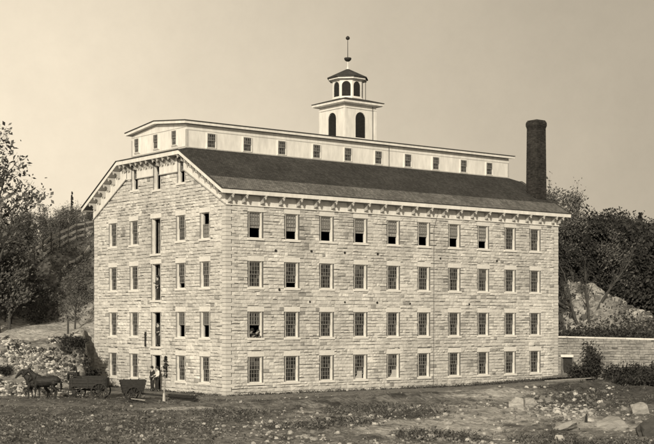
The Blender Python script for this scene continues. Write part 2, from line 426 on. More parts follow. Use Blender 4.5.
CL = ['closed', 'closed two', 'closed three', 'closed curtain', 'closed four', 'closed two']
st = {(0, i): ('raised', 'raised a bit less', 'raised', 'raised fully')[(i * 5 + i // 3) % 4] for i in range(8)}
st.update({(1, 1): 'gap', (2, 0): 'half', (3, 3): 'gap'})
for r_, zt in enumerate(ROWS):
    for i, x in enumerate(WX):
        o = window(x, 0, zt - WH, 0, WW, WH, st.get((r_, i), CL[(i * 7 + r_ * 5 + i // 2) % 6]))
        if r_ == 0 and i < 8: o['label'] = 'window with its lower sash raised behind the pale upper one'
stg = {(0, 3): 'dropped', (2, 2): 'half', (2, 3): 'half', (1, 2): 'gap'}
for r_, zt in enumerate(ROWS):
    for i, y in enumerate(GY):
        window(0, y, zt - WH, RG, WW, WH, stg.get((r_, i), CL[(i * 5 + r_ * 3 + 2) % 6]))
window(0, 5.52, 14.5, RG, .82, 1.7, 'half', lintel=False)
window(0, 11.93, 14.5, RG, .82, 1.7, 'half', lintel=False)
# pale boards set in two basement windows
for x in (11.35, 14.62):
    b = MB(); b.box((x - .05, .12, .82), (x + .38, .14, 1.38)); b.poly([(x - .3, .13, .82), (x - .05, .13, .82), (x - .05, .13, 1.15)]); b.build('window_board', M['trim'], mill)
# ---- loading doors
def door(y, z0, z1, w, ground=False, lintel=True, leaf=True):
    f = MB(); h = z1 - z0
    f.box((-w / 2, .10, 0), (-w / 2 + .05, .2, h)); f.box((w / 2 - .05, .10, 0), (w / 2, .2, h)); f.box((-w / 2 + .05, .10, h - .06), (w / 2 - .05, .2, h))
    o = f.build('loading_door', M['paint'], mill, (0, y, z0), RG)
    reveal(o, w, h)
    if leaf:   # leaf swung inward against the far jamb
        l_ = MB(); l_.box((-w / 2 + .01, .45, .03), (-w / 2 + .07, 1.3, h - .08)); 
        for zz in (.3, h * .5, h - .4): l_.box((-w / 2 + .07, .47, zz), (-w / 2 + .09, 1.28, zz + .1))
        l_.build('door_leaf', M['wood'], o)
    if lintel: l_ = MB(); l_.box((-w / 2 - .18, -.08, h), (w / 2 + .18, .14, h + .35)); l_.build('lintel', M['dressed'], o)
    s = MB(); s.box((-w / 2 - .16, -.16, -.15), (w / 2 + .16, .3, 0)); s.build('door_sill', M['dressed'], o)
    fl = MB(); fl.box((-w / 2 - .6, .43, -.1), (w / 2 + .6, 2.6, -.01)); fl.build('threshold_floor', M['wood'], o)
for a, b in DOORS: door(DY, a, b, DW, leaf=(a > 5))
door(8.75, 14.28, 16.2, .84, lintel=False)
# ---- tie plates, iron bar, lightning rod
def tie(x, z):
    t = MB(); t.tube([(0, -.055, 0), (0, -.10, 0)], [.10, .08], 8); t.build('tie_plate', M['iron'], mill, (x, 0, z))
for x, z in ((4.0, 9.7), (7.05, 9.75), (10.0, 9.75), (13.05, 9.75), (4.3, 7.05), (6.9, 6.25), (10.0, 6.25), (13.0, 6.25), (16.2, 6.2), (19.2, 9.6), (22.2, 6.2), (25.2, 9.6)): tie(x, z)
b = MB(); b.beam((-.12, 10.25, 3.1), (-.12, 10.25, 4.15), .09, .12, up=(1, 0, 0)); b.beam((-.14, 10.1, 3.95), (-.14, 10.4, 3.95), .05, .06); b.build('iron_bracket', M['iron'], mill)
b = MB(); b.tube([(18.45, -.85, 13.6), (18.6, -.5, 13.2), (18.75, -.14, 12.6), (18.5, -.12, 11.8), (18.45, -.12, 0.1)], [.012] * 5, 5)
b.tube([(18.6, 5.12, 18.5), (18.6, 5.12, 16.95)], [.02] * 2, 5)
b.build('lightning_conductor', M['iron'], mill)
# ---- frieze boards
fr = MB()
def board(pts): fr.prism([(-.082, y, z) for y, z in pts], (-.05, 0, 0))
def cprism(mb, pts, x0, dx): mb.prism([(x0, y, z) for y, z in pts], (dx, 0, 0))
sk = .56
for s in (0, 1):
    m_ = (lambda y: y) if s == 0 else (lambda y: WY - y)
    q = [(m_(-.132 if s == 0 else -.132), 12.68), (m_(5.08), 12.68 + .525 * 5.2), (m_(5.08), 16.28), (m_(4.6), 16.28), (m_(-.132), roof_z(-.132) - .32)]
    board(q)
board([(5.94, 15.3), (8.31, 15.3), (8.31, 16.30), (5.94, 16.30)]); board([(9.19, 15.3), (11.5, 15.3), (11.5, 16.30), (9.19, 16.30)]); board([(12.36, 15.3), (13.0, 15.32), (13.0, 16.30), (12.36, 16.30)])
fr.box((-.082, -.132, 12.66), (LX + .08, -.078, 13.28))
fr.box((-.12, -.17, 12.60), (LX + .1, -.078, 12.66)) 
fr.build('frieze', M['paint'], mill)
mo = MB()
mo.beam((-.16, -.15, 12.66), (-.16, 5.06, 12.66 + .525 * 5.2), .06, .06, up=(1, 0, 0)); mo.beam((-.16, WY + .15, 12.66), (-.16, WY - 5.0, 12.66 + .525 * 5.15), .06, .06, up=(1, 0, 0))
for a, b_ in ((5.94, 8.31), (9.19, 11.5)): mo.box((-.18, a, 15.25), (-.08, b_, 15.31))
mo.build('frieze_moulding', M['trim'], mill)
# ---- roof
X0, X1 = -OH, LX + OH; KY = 4.66; KZ = 16.63; MX0, MX1, MYa, MYb = 0.2, LX - 0.2, 5.2, WY - 5.2; MZ = EZ + SL * (MYa + OH)
by = 0.95; bz = EZ + SL * (by + OH)
uvr = lambda c: (c.x, (c.y if c.y < MY else -c.y) * 1.15)
for s in (0, 1):
    m_ = (lambda y: y) if s == 0 else (lambda y: WY - y)
    r_ = MB()
    T = [(X0, m_(by), bz), (X1, m_(by), bz), (X1, m_(KY), KZ), (MX1, m_(MYa), MZ), (MX0, m_(MYa), MZ), (X0, m_(KY), KZ)]
    r_.prism(T, (0, 0, -.10)); r_.build('roof_slope', M['shingle'], mill, uvf=uvr)
    e = MB()
    T = [(X0, m_(-OH), EZ), (X1, m_(-OH), EZ), (X1, m_(by), bz + .0), (X0, m_(by), bz)]
    e.prism([(x, y, z + .035) for x, y, z in T], (0, 0, -.13)); e.build('eave_course', M['shingle_pale'], mill, uvf=uvr)
for s in (0, 1):
    n_ = (lambda x: x) if s == 0 else (lambda x: LX - x)
    h = MB(); h.prism([(n_(X0), KY, KZ), (n_(X0), WY - KY, KZ), (n_(MX0), WY - MYa, MZ), (n_(MX0), MYa, MZ)], (0, 0, -.1)); h.build('roof_hip', M['shingle'], mill, uvf=lambda c: (c.y, c.x * 1.1))
# fascias (white boards) and soffits
fa = MB(); FT = .26
def fasc(p, q, out):   # p,q top edge points; board .04 thick outwards
    o = Vector(out) * .045
    fa.prism([Vector(p), Vector(q), Vector(q) - Vector((0, 0, FT)), Vector(p) - Vector((0, 0, FT))], o)
dz = -.015
for y, o in ((-OH, -1), (WY + OH, 1)): fasc((X0 - .045, y, EZ + dz), (X1 + .045, y, EZ + dz), (0, o, 0))
for x, o in ((X0, -1), (X1, 1)):
    pts = [(x, -OH, EZ + dz), (x, KY, KZ + dz), (x, WY - KY, KZ + dz), (x, WY + OH, EZ + dz)]
    for a, b_ in zip(pts, pts[1:]): fasc(a, b_, (o, 0, 0))
fa.build('fascia', M['paint'], mill)
cr = MB()     # dark shingle edge above the boards
for y in (-OH - .05, WY + OH + .05): cr.beam((X0 - .09, y, EZ + .03), (X1 + .09, y, EZ + .03), .1, .035)
for x in (X0 - .06, X1 + .06):
    pts = [(x, -OH - .05, EZ + .03), (x, KY, KZ + .04), (x, WY - KY, KZ + .04), (x, WY + OH + .05, EZ + .03)]
    for a, b_ in zip(pts, pts[1:]): cr.beam(a, b_, .1, .05, up=(0, 0, 1))
cr.build('roof_edge', M['edge'], mill)
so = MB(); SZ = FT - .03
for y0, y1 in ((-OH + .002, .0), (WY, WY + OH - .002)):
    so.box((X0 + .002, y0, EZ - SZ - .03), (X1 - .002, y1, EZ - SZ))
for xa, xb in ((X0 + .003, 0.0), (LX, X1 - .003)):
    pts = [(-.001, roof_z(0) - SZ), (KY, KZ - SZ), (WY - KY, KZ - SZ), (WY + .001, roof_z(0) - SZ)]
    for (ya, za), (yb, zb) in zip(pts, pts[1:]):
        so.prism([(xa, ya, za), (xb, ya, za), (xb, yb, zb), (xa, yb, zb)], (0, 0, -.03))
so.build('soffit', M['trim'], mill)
# ---- brackets: scroll with a drop at the outer end
def bracket_proto():
    b = MB(); t = .11
    prof = [(0, 0), (-.66, 0), (-.68, -.10), (-.60, -.16), (-.46, -.15), (-.34, -.21), (-.28, -.30), (-.27, -.38), (-.31, -.43), (-.30, -.50), (-.22, -.54), (-.12, -.52), (-.06, -.58), (0, -.58)]
    b.prism([(-t / 2, y, z) for y, z in prof], (t, 0, 0))
    o = b.build('bracket', M['trim'], mill)
    d = MB(); d.tube([(0, -.60, -.10), (0, -.60, -.18), (0, -.60, -.25), (0, -.60, -.31)], [.035, .065, .06, .01], 7); d.build('drop', M['trim'], o)
    return o
BRK = mat('bracket_grey', .33, nscale=6, namp=.15)
bp = bracket_proto(); first = True
bl = [(-.02 + .1, -.13, EZ - SZ - .03, 0)] + [(1.20 + 1.508 * k, -.13, EZ - SZ - .03, 0) for k in range(21)] + [(LX - .05, -.13, EZ - SZ - .03, 0)]
yy = []
k = .35
while k < 4.6: yy += [k, WY - k]; k += .74
yy += [4.95, 6.2, 6.95, 7.7, 8.28, 9.22, 9.95, 10.7, 11.42, 12.45, 13.05]
for y in yy: bl.append((-.13, y, min(roof_z(y), roof_z(y + .05), roof_z(y - .05)) - SZ - .045, RG))
for x, y, z, rz in bl:
    o = bp if first else copy_tree(bp); first = False
    o.location = (x, y, z); o.rotation_euler = (0, 0, rz); o.parent = mill
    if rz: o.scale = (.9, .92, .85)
# ---- attic monitor
mw = MB(); MT = 18.56
for a, b_ in (((MX0, MYa), (MX1, MYa)), ((MX1, MYa), (MX1, MYb)), ((MX1, MYb), (MX0, MYb)), ((MX0, MYb), (MX0, MYa))):
    mw.poly([(a[0], a[1], 16.5), (b_[0], b_[1], 16.5), (b_[0], b_[1], MT), (a[0], a[1], MT)])
RZm = 19.22; EZm = 18.80; MO = .35
for x in (MX0, MX1): mw.poly([(x, MYa, MT), (x, MYb, MT), (x, MY, MT + .42)])
mon = mw.build('attic_wall', M['paint'], mill, fix=False)
tb = MB()
for z0, z1, e in ((18.16, 18.2, .02), (16.93, 17.0, .025)):
    tb.box((MX0 - e, MYa - e, z0), (MX1 + e, MYa, z1)); tb.box((MX0 - e, MYb, z0), (MX1 + e, MYb + e, z1))
    tb.box((MX0 - e, MYa, z0 + (.2 if z0 > 18 else .05)), (MX0, MYb, z1 + (.2 if z0 > 18 else .05)))
for x in (MX0 - .02, MX1 - .14): tb.box((x, MYa - .022, 16.6), (x + .16, MYa - .001, 18.15))
tb.box((MX0 - .024, MYa - .02, 16.6), (MX0 - .001, MYa + .14, 18.2)); tb.box((MX0 - .024, MYb - .14, 16.6), (MX0 - .001, MYb + .02, 18.2))
tb.build('attic_trim', M['trim'], mill)
mr = MB(); xa, xb = MX0 - MO, MX1 + MO; ya, yb = MYa - MO, MYb + MO
for y_ in (ya, yb): mr.prism([(xa - .05, y_ + (-.05 if y_ < MY else .05), EZm), (xb + .05, y_ + (-.05 if y_ < MY else .05), EZm), (xb + .05, MY, RZm), (xa - .05, MY, RZm)], (0, 0, -.06))
mr.build('attic_roof', M['edge'], mill)
mf = MB()
for y_ in (ya, yb):
    o = -1 if y_ < MY else 1
    mf.prism([(xa, y_, EZm - .065), (xb, y_, EZm - .065), (xb, y_, EZm - .24), (xa, y_, EZm - .24)], (0, -o * .05, 0))
    for x_ in (xa, xb - .05): mf.prism([(x_, y_ - o * .05, EZm - .063), (x_, MY, RZm - .063), (x_, MY, RZm - .24), (x_, y_ - o * .05, EZm - .24)], (.05, 0, 0))
    mf.prism([(xa + .05, y_ - o * .05, EZm - .2), (xb - .05, y_ - o * .05, EZm - .2), (xb - .05, MY, RZm - .2), (xa + .05, MY, RZm - .2)], (0, 0, -.03))
mf.build('attic_cornice', M['paint'], mill)
for x in [2.2, 5.25, 8.3, 11.5, 14.5, 17.53, 20.58, 23.57, 26.65, 29.6]: window(x, MYa, 17.02, 0, .78, 1.07, 'closed', cols=4, rows=2, small=True, lintel=False)
for y in (6.75, 9.25, 11.95): window(MX0, y, 17.22, RG, .72, 1.08, 'closed', cols=3, rows=2, small=True, lintel=False)
# ---- cupola
CXm, CYm = 17.7, 9.1
def arch_face(mb, W, z0, z1, aw, s0, s1, Pf, depth=.14, n=10):
    """wall panel of width W with an arched opening aw wide, foot s0, crown s1"""
    r = aw / 2; zc = s1 - r
    mb.poly([Pf(-W / 2, z0, 0), Pf(-r, z0, 0), Pf(-r, z1, 0), Pf(-W / 2, z1, 0)]); mb.poly([Pf(r, z0, 0), Pf(W / 2, z0, 0), Pf(W / 2, z1, 0), Pf(r, z1, 0)])
    if s0 > z0: mb.poly([Pf(-r, z0, 0), Pf(r, z0, 0), Pf(r, s0, 0), Pf(-r, s0, 0)])
    pa = [(-r * math.cos(math.pi * k / n), zc + r * math.sin(math.pi * k / n)) for k in range(n + 1)]
    for (a, za), (b, zb) in zip(pa, pa[1:]):
        mb.poly([Pf(a, za, 0), Pf(b, zb, 0), Pf(b, z1, 0), Pf(a, z1, 0)]); mb.poly([Pf(a, za, 0), Pf(b, zb, 0), Pf(b, zb, -depth), Pf(a, za, -depth)])
    for u in (-r, r): mb.poly([Pf(u, s0, 0), Pf(u, zc, 0), Pf(u, zc, -depth), Pf(u, s0, -depth)])
def louver(parent, aw, s0, s1, Pf, depth=.12):
    l = MB(); r = aw / 2; zc = s1 - r; z = s0
    l.poly([Pf(-r, s0, -depth), Pf(r, s0, -depth)] + [Pf(r * math.cos(math.pi * k / 10), zc + r * math.sin(math.pi * k / 10), -depth) for k in range(11)])
    while z < s1 - .06:
        w = r - .01 if z < zc else math.sqrt(max(.0001, r * r - (z + .05 - zc) ** 2)) - .01
        if w > .05: l.prism([Pf(-w, z, -.02), Pf(w, z, -.02), Pf(w, z + .09, -depth + .005), Pf(-w, z + .09, -depth + .005)], (0, 0, .015))
        z += .11
    return l.build('louver', M['louver'], parent)
def face_frame(cx, cy, ap, ang):      # panel frame: outward direction ang, apothem ap
    ox, oy = math.cos(ang), math.sin(ang); tx, ty = -oy, ox
    return lambda u, v, n: (cx + ox * (ap + n) + tx * u, cy + oy * (ap + n) + ty * u, v)
cu = MB(); angs = [R(270), R(180), R(90), R(0)]
for a in angs: arch_face(cu, 3.2, 18.6, 21.95, 1.02, 19.35, 21.37, face_frame(CXm, CYm, 1.6, a))
cup = cu.build('cupola', M['paint'], mill, fix=False)
for a in angs: louver(cup, 1.02, 19.35, 21.37, face_frame(CXm, CYm, 1.6, a))
c = MB()
def sqring(mb, a, z0, z1): mb.box((CXm - a, CYm - a, z0), (CXm + a, CYm + a, z1))
for sx in (-1, 1):
    for sy in (-1, 1):
        x0, x1 = sorted((CXm + sx * 1.63, CXm + sx * 1.44)); y0, y1 = sorted((CYm + sy * 1.63, CYm + sy * 1.44)); c.box((x0, y0, 18.9), (x1, y1, 21.6))
sqring(c, 1.66, 21.6, 21.68)
sqring(c, 1.95, 21.93, 21.98); sqring(c, 2.03, 21.98, 22.16)
c.build('cupola_cornice', M['paint'], cup)
c = MB(); a = 2.08
b0 = [(CXm - a, CYm - a, 22.163), (CXm + a, CYm - a, 22.163), (CXm + a, CYm + a, 22.163), (CXm - a, CYm + a, 22.163)]; a = 1.15
b1 = [(CXm - a, CYm - a, 22.50), (CXm + a, CYm - a, 22.50), (CXm + a, CYm + a, 22.50), (CXm - a, CYm + a, 22.50)]
c.prism(b0, (0, 0, .05))
for k in range(4):
    p, q = Vector(b0[k]) + Vector((0, 0, .05)), Vector(b0[(k + 1) % 4]) + Vector((0, 0, .05)); c.poly([p, q, b1[(k + 1) % 4], b1[k]])
c.build('cupola_roof', M['edge'], cup)
la = MB(); ap = 1.16; W8 = 2 * ap * math.tan(math.pi / 8)
for k in range(8): arch_face(la, W8, 22.3, 24.05, .70, 22.68, 23.86, face_frame(CXm, CYm, ap, k * math.pi / 4), depth=.1)
lan = la.build('lantern', M['paint'], cup, fix=False)
for k in range(8): louver(cup, .70, 22.68, 23.86, face_frame(CXm, CYm, ap, k * math.pi / 4), depth=.09)
def octo(rad, z): return [(CXm + rad * math.cos(math.pi / 8 + k * math.pi / 4), CYm + rad * math.sin(math.pi / 8 + k * math.pi / 4), z) for k in range(8)]
c = MB()
c.prism(octo(1.40, 23.98), (0, 0, .05)); c.prism(octo(1.58, 24.03), (0, 0, .13)); c.prism(octo(1.32, 22.50), (0, 0, .08)); c.build('lantern_cornice', M['paint'], cup)
c = MB(); o8 = octo(1.70, 24.163); c.prism(o8, (0, 0, .07))
for k in range(8): c.poly([Vector(o8[k]) + Vector((0, 0, .07)), Vector(o8[(k + 1) % 8]) + Vector((0, 0, .07)), (CXm, CYm, 25.05)])
c.build('lantern_roof', M['shingle'], cup, uvf=lambda c: (c.x + c.y, c.z * 2))
c = MB(); P = lambda z: (CXm, CYm, z)
c.tube([P(24.9), P(25.05), P(25.2), P(25.62)], [.12, .10, .045, .035], 8); fb = c.build('finial', M['paint'], cup)
c = MB(); c.tube([P(25.60), P(25.64), P(25.74), P(25.86), P(25.9)], [.05, .16, .27, .30, .28], 12); c.tube([P(25.9), P(27.4)], [.03, .02], 6)
c.tube([P(27.33), P(27.37), P(27.44), P(27.52), P(27.6), P(27.65)], [.03, .12, .165, .165, .10, .02], 12); c.build('finial_ball', M['iron'], cup)
c = MB(); c.tube([(CXm + 1.10, CYm - .90, 24.0), (CXm + 1.10, CYm - .90, 22.45)], [.022] * 2, 5); c.tube([(CXm + 1.2, CYm - 1.67, 21.9), (CXm + 1.2, CYm - 1.67, 18.9)], [.02] * 2, 5); c.build('conductor_wire', M['iron'], cup)
# ---- chimney: square brick stack with a corbelled cap
HX, HYc = 32.05, 2.15
c = MB(); z = 14.2; ztop = 21.35
def crow(mb, a, z, h):      # one brick course round a square of half width a
    per = 0.24; n = int(round(2 * a / per)); w = 2 * a / n; off = (int(z * 10) % 2) * w / 2
    for (ox, oy, tx, ty) in ((0, -1, 1, 0), (-1, 0, 0, 1), (0, 1, 1, 0), (1, 0, 0, 1)):
        for k in range(n):
            u0 = -a + k * w; u1 = u0 + w - .008; e = rnd(0, .008); t = max(.45, random.gauss(1, .22))
            if tx: y0, y1 = sorted((HYc + oy * (a + e), HYc + oy * (a - .1))); mb.box((HX + u0, y0, z), (HX + u1, y1, z + h - .008), t)
            else: x0, x1 = sorted((HX + ox * (a + e), HX + ox * (a - .1))); mb.box((x0, HYc + u0 + .1 * (k == 0), z), (x1, HYc + u1 - .1 * (k == n - 1), z + h - .008), t)
while z < ztop - .62:
    a = .60 - .055 * (z - 14.2) / 7.0; crow(c, a, z, .085); z += .085
zc0 = z
core = MB(); core.box((HX - .50, HYc - .50, 14.2), (HX + .50, HYc + .50, ztop - .1))
chim = c.build('chimney', M['brick'], mill, fix=False); core.build('mortar_core', M['dark'], chim)
c = MB()
for k, a in enumerate((.56, .58, .61, .61, .61, .60, .57, .52)): crow(c, a, zc0 + k * .085, .085)
c.build('chimney_cap', M['brick'], chim, fix=False)
# ================================================================== RETAINING WALL
rw = MB(); LW = 34.0
def PW(u, v, n):
    p = WA + _wd * u - _wn * n; return (p.x, p.y, v)
wt = lambda u: 3.58 - 0.02 * u
hd = (0.35, 1.12, 0.38, 1.98)
sbk = (0.35 - .12, 1.12 + .12, -1, 1.98 + .2)
backing(rw, 0, LW, -.8, wt, [hd], PW); 
rw.prism([PW(0, wt(0) - .02, -.02), PW(LW, wt(LW) - .02, -.02), PW(LW, wt(LW) - .02, -.7), PW(0, wt(0) - .02, -.7)], (0, 0, -.2))
wall = rw.build('retaining_wall', M['mortar'], fix=False)
tag(wall, 'rough stone retaining wall with a low doorway, running off from the right end of the mill', 'wall')
s_ = MB(); courses(s_, 0, LW, -.8, 3.55, wt, [sbk], PW, .14, .26); s_.build('masonry', mat('wall_stone', .27, attr='tone', nscale=4, namp=.3, big=.3, bigscale=.3, bump=.6, bscale=9, bdist=.05), wall, fix=False)
s_ = MB()
u = 0
while u < LW:
    w = rnd(.9, 1.6); s_.prism([PW(u + .01, wt(u) - .01, .10), PW(u + w - .01, wt(u + w) - .01, .10), PW(u + w - .01, wt(u + w) - .01, -.6), PW(u + .01, wt(u) - .01, -.6)], (0, 0, .13), rnd(.8, 1.05)); u += w
s_.build('coping', M['dressed'], wall)
s_ = MB(); s_.prism([PW(.22, 2.0, .09), PW(1.25, 2.0, .09), PW(1.25, 2.0, -.2), PW(.22, 2.0, -.2)], (0, 0, .2)); s_.build('lintel', M['dressed'], wall)
s_ = MB(); s_.prism([PW(.35, .38, -.22), PW(1.12, .38, -.22), PW(1.12, 1.99, -.22), PW(.35, 1.99, -.22)], tuple(Vector((_wn.x, _wn.y, 0)) * .05)); s_.build('door', M['darkwood'], wall)
# ================================================================== LOOSE THINGS
def ground_z(x, y): return H(x, y)
def rock_mb(mb, c, r, seed, t=1.0, flat=.65):
    rg = random.Random(seed); pts = []
    ico = bmesh.new(); bmesh.ops.create_icosphere(ico, subdivisions=1 if r < .25 else 3, radius=1)
    sx, sy, sz = rg.uniform(.75, 1.35), rg.uniform(.7, 1.2), rg.uniform(.5, 1) * flat / .65
    rot = Euler((rg.uniform(-.4, .4), rg.uniform(-.4, .4), rg.uniform(0, 6.3))).to_matrix()
    base = len(mb.v); off = Vector((rg.uniform(0, 50), rg.uniform(0, 50), 0))
    for v in ico.verts:
        p = v.co.copy(); k = 1 + .5 * noise.noise(p * 1.3 + off) + (.12 * rg.uniform(-1, 1) if r < .25 else .25 * noise.noise(p * 3.5 + off) + .1 * noise.noise(p * 9 + off)); p *= k
        p = Vector((p.x * sx, p.y * sy, p.z * sz)); p = Vector([max(-.72, min(.72, q)) for q in p]) * 1.25
        p = rot @ p; mb.vert((c[0] + p.x * r, c[1] + p.y * r, c[2] + p.z * r), t)
    for f in ico.faces: mb.face([base + v.index for v in f.verts])
    ico.free()
def boulder(px, py, r, label, z=0.0, sink=.25, cat='boulder', name='boulder', m='rock', t=1.0, flat=.65, group=None):
    x, y = gr(px, py, z); zz = ground_z(x, y)
    mb = MB(); rock_mb(mb, (0, 0, r * (.5 - sink)), r, int(px * 7 + py), t, flat); o = mb.build(name, M[m], None, (x, y, zz)); tag(o, label, cat, group)
    return o
boulder(517, 402, .5, 'large smooth boulder at the left end of the rubble by the mill', flat=.6)
boulder(530, 400, .42, 'second large boulder, just right of the smooth one in the rubble', t=.8)
boulder(545, 404, .28, 'pale angular stone in the rubble below the right corner of the mill')
boulder(548, 396, .3, 'dark angular stone behind the rubble near the plank pile', t=.5)
boulder(600, 398, .2, 'bright pale stone on the dark weedy ground before the retaining wall', t=1.5, sink=.0)
boulder(576, 394, .16, 'small bright stone between the rubble and the retaining wall', t=1.5, sink=0)
boulder(566, 424, .6, 'low flat pale rock slab left of the stump post', t=.7, flat=.2, sink=.42)
boulder(609, 421, .85, 'broad flat pale rock slab right of the stump post', t=.75, flat=.2, sink=.42)
boulder(559, 431, .25, 'pale block of stone before the flat slabs', t=1.2)
boulder(640, 406, .5, 'rough pale boulder leaning near the dark hollow at the right edge', t=.8)
boulder(652, 428, .7, 'big dark boulder at the right edge of the foreground', t=.18)
boulder(448, 421, .2, 'pale rock in the middle of the bare earth mound', t=.9)
boulder(380, 416, .18, 'small flat rock in the dark weeds before the long wall', t=1.1)
boulder(108, 436, .16, 'lone stone in the dark grass at the lower left', t=.5)
# rubble of uncountable stones: the quarry heap on the left, the spill on the right, pebbles everywhere
rb = MB(); rg = random.Random(4); cnt = 0
for _ in range(7000):
    px = rg.uniform(-30, 97); d = 85.5 + 10.5 * rg.random(); 
    x, y = wd(px, d); z = H(x, y)
    if N(x, y, .45, 60) + .5 * N(x, y, 1.2, 61) < rg.uniform(-.35, .25): continue
    rr = rg.choice((.04, .05, .06, .07, .09, .11, .15)) * rg.uniform(.8, 1.2)
    rock_mb(rb, (x, y, z + rr * .15), rr, rg.randint(0, 10 ** 6), rg.choice((1.5, 1.2, .85, .45, .25, .2)) * (.6 if px > 62 else 1))  # stones nearer the mill toned down: the bank's shade put into their colour
o = rb.build('quarry_rubble', M['rock'], fix=False); tag(o, 'heap of pale quarry rubble on the bank left of the mill, behind the wagon', 'rubble', kind='stuff')
rb = MB()
for _ in range(620):
    px = rg.gauss(560, 32); py = rg.gauss(402, 9)
    if py < 386 or py > 440 or px > 640: continue
    x, y = gr(px, py); rr = rg.choice((.05, .07, .10, .13, .18)) * rg.uniform(.6, 1.2); rock_mb(rb, (x, y, H(x, y) + rr * .1), rr, rg.randint(0, 10 ** 6), rg.choice((1.15, .85, .6, .4, .25)))
for _ in range(2300):
    px = rg.uniform(-20, 680); py = rg.uniform(398, 447)
    if px < 220 and rg.random() < .6: continue
    x, y = gr(px, py); rr = rg.choice((.025, .03, .04, .06, .09)) * rg.uniform(.7, 1.3); rock_mb(rb, (x, y, H(x, y) + rr * .1), rr, rg.randint(0, 10 ** 6), rg.choice((1.0, .75, .5, .35)))
for (cx, cy, n) in ((480, 432, 60), (260, 428, 45), (400, 416, 70), (330, 420, 50), (455, 436, 40), (300, 438, 60)):
    for _ in range(n // 2):
        x, y = gr(cx + rg.gauss(0, 22), cy + rg.gauss(0, 5)); rr = rg.choice((.05, .07, .10, .15)); rock_mb(rb, (x, y, H(x, y) + rr * .1), rr, rg.randint(0, 10 ** 6), rg.choice((1.2, 1.0, .8, .5)))
tag(rb.build('loose_stones', M['rock'], fix=False), 'loose stones strewn over the bare ground in front of the mill', 'stones', kind='stuff')
# grass and weeds
def leafq(mb, p, s, t, rg):
    n = Vector((rg.gauss(0, 1), rg.gauss(0, 1), rg.gauss(0, 1))).normalized(); a = n.orthogonal().normalized(); b = n.cross(a)
    w, h = s * rg.uniform(.35, .6), s * rg.uniform(.7, 1.2)
    mb.poly([p - a * w, p + b * h * .9, p + a * w, p - b * h], t)
def tufts(name, n, pick, m, label, cat, hmin=.08, hmax=.3, spread=.12, bl=5, tone=(.6, 1.4)):
    mb = MB()
    for _ in range(n):
        p = pick()
        if p is None: continue
        x, y, s = p; z = H(x, y) - .02; h = rg.uniform(hmin, hmax) * s * rg.choice((.6, .8, 1, 1.4))
        tc_ = rg.uniform(*tone)
        for _ in range(bl):
            a = rg.uniform(0, 6.28); r_ = spread * rg.random() * s; bx, by_ = x + r_ * math.cos(a), y + r_ * math.sin(a); t = tc_ * rg.uniform(.75, 1.3)
            if rg.random() < .5:
                leafq(mb, Vector((bx, by_, z + h * rg.random() * .8 + .02)), rg.uniform(.04, .09), t, rg); continue
            a2 = rg.uniform(0, 6.28); w = rg.uniform(.012, .03) * (1 + s); dx, dy = math.cos(a2) * w, math.sin(a2) * w
            tx, ty = rg.uniform(-1.2, 1.2) * h, rg.uniform(-1.2, 1.2) * h
            mb.poly([(bx - dx, by_ - dy, z), (bx + dx, by_ + dy, z), (bx + tx, by_ + ty, z + h * rg.uniform(.3, 1.0))], t)
    return tag(mb.build(name, M[m], fix=False), label, cat, kind='stuff')
def pick_grass():
    px = rg.uniform(-25, 680); py = rg.uniform(393, 449)
    x, y = gr(px, py)
    if x > -.3 and y > -.3: return None
    li = inb(x, y, LIGHT)
    if rg.random() < li * .93: return None
    tr = 76.5 - 0.012 * (px - 100); d, l = dl(x, y)
    if abs(d - tr) < 1.3 and px < 230 and rg.random() < .8: return None
    return x, y, rg.uniform(.5, 1.1)
tufts('grass', 4800, pick_grass, 'grass', 'short dry grass scattered over the ground before the mill', 'grass', .04, .15)
def pick_dark():
    q = rg.choice(DARKP[:10] + [DARKP[0], DARKP[1], DARKP[7]]); a = rg.uniform(0, 6.28); r_ = math.sqrt(rg.random())
    u, w = q[2] * r_ * math.cos(a), q[3] * r_ * math.sin(a); x, y = q[0] + RT[0] * u + FW[0] * w, q[1] + RT[1] * u + FW[1] * w
    if inb(x, y, DARKP) < rg.random() or (x > -.3 and y > -.3) or ((Vector((x, y)) - WA).dot(_wn) > -.1): return None
    return x, y, rg.uniform(.6, 1.4)
tufts('weeds', 4800, pick_dark, 'weed', 'dark weeds in patches on the rough ground before the mill', 'weeds', .08, .28, .22, 6, (.5, 2.2))
def pick_left():
    px = rg.uniform(-30, 250); py = rg.uniform(402, 452); x, y = gr(px, py)
    if x > -.4 and y > -.4: return None
    d, l = dl(x, y)
    if abs(d - (76.5 - 0.012 * (px - 100))) < 1.5: return None
    if rg.random() < (px - 120) / 140: return None
    return x, y, rg.uniform(.6, 1.2)
tufts('dark_grass', 3000, pick_left, 'weed', 'dark rough grass below the cart track at lower left', 'grass', .05, .17, .2, 5, (.5, 2.6))
def pick_base():
    if rg.random() < .7:
        x = rg.uniform(15, 32.5); x = x if rg.random() < (x - 12) / 18 else rg.uniform(24, 32); y = -rg.uniform(.25, .9)
    elif rg.random() < .5: x = rg.uniform(0, 20); y = -rg.uniform(.2, .5)
    else: x = -rg.uniform(.2, .5); y = rg.uniform(0, 18)
    return x, y, rg.uniform(.6, 1.3)
tufts('wall_weeds', 1500, pick_base, 'weed', 'dark weeds growing along the foot of the mill walls', 'weeds', .05, .26, .2, 7)
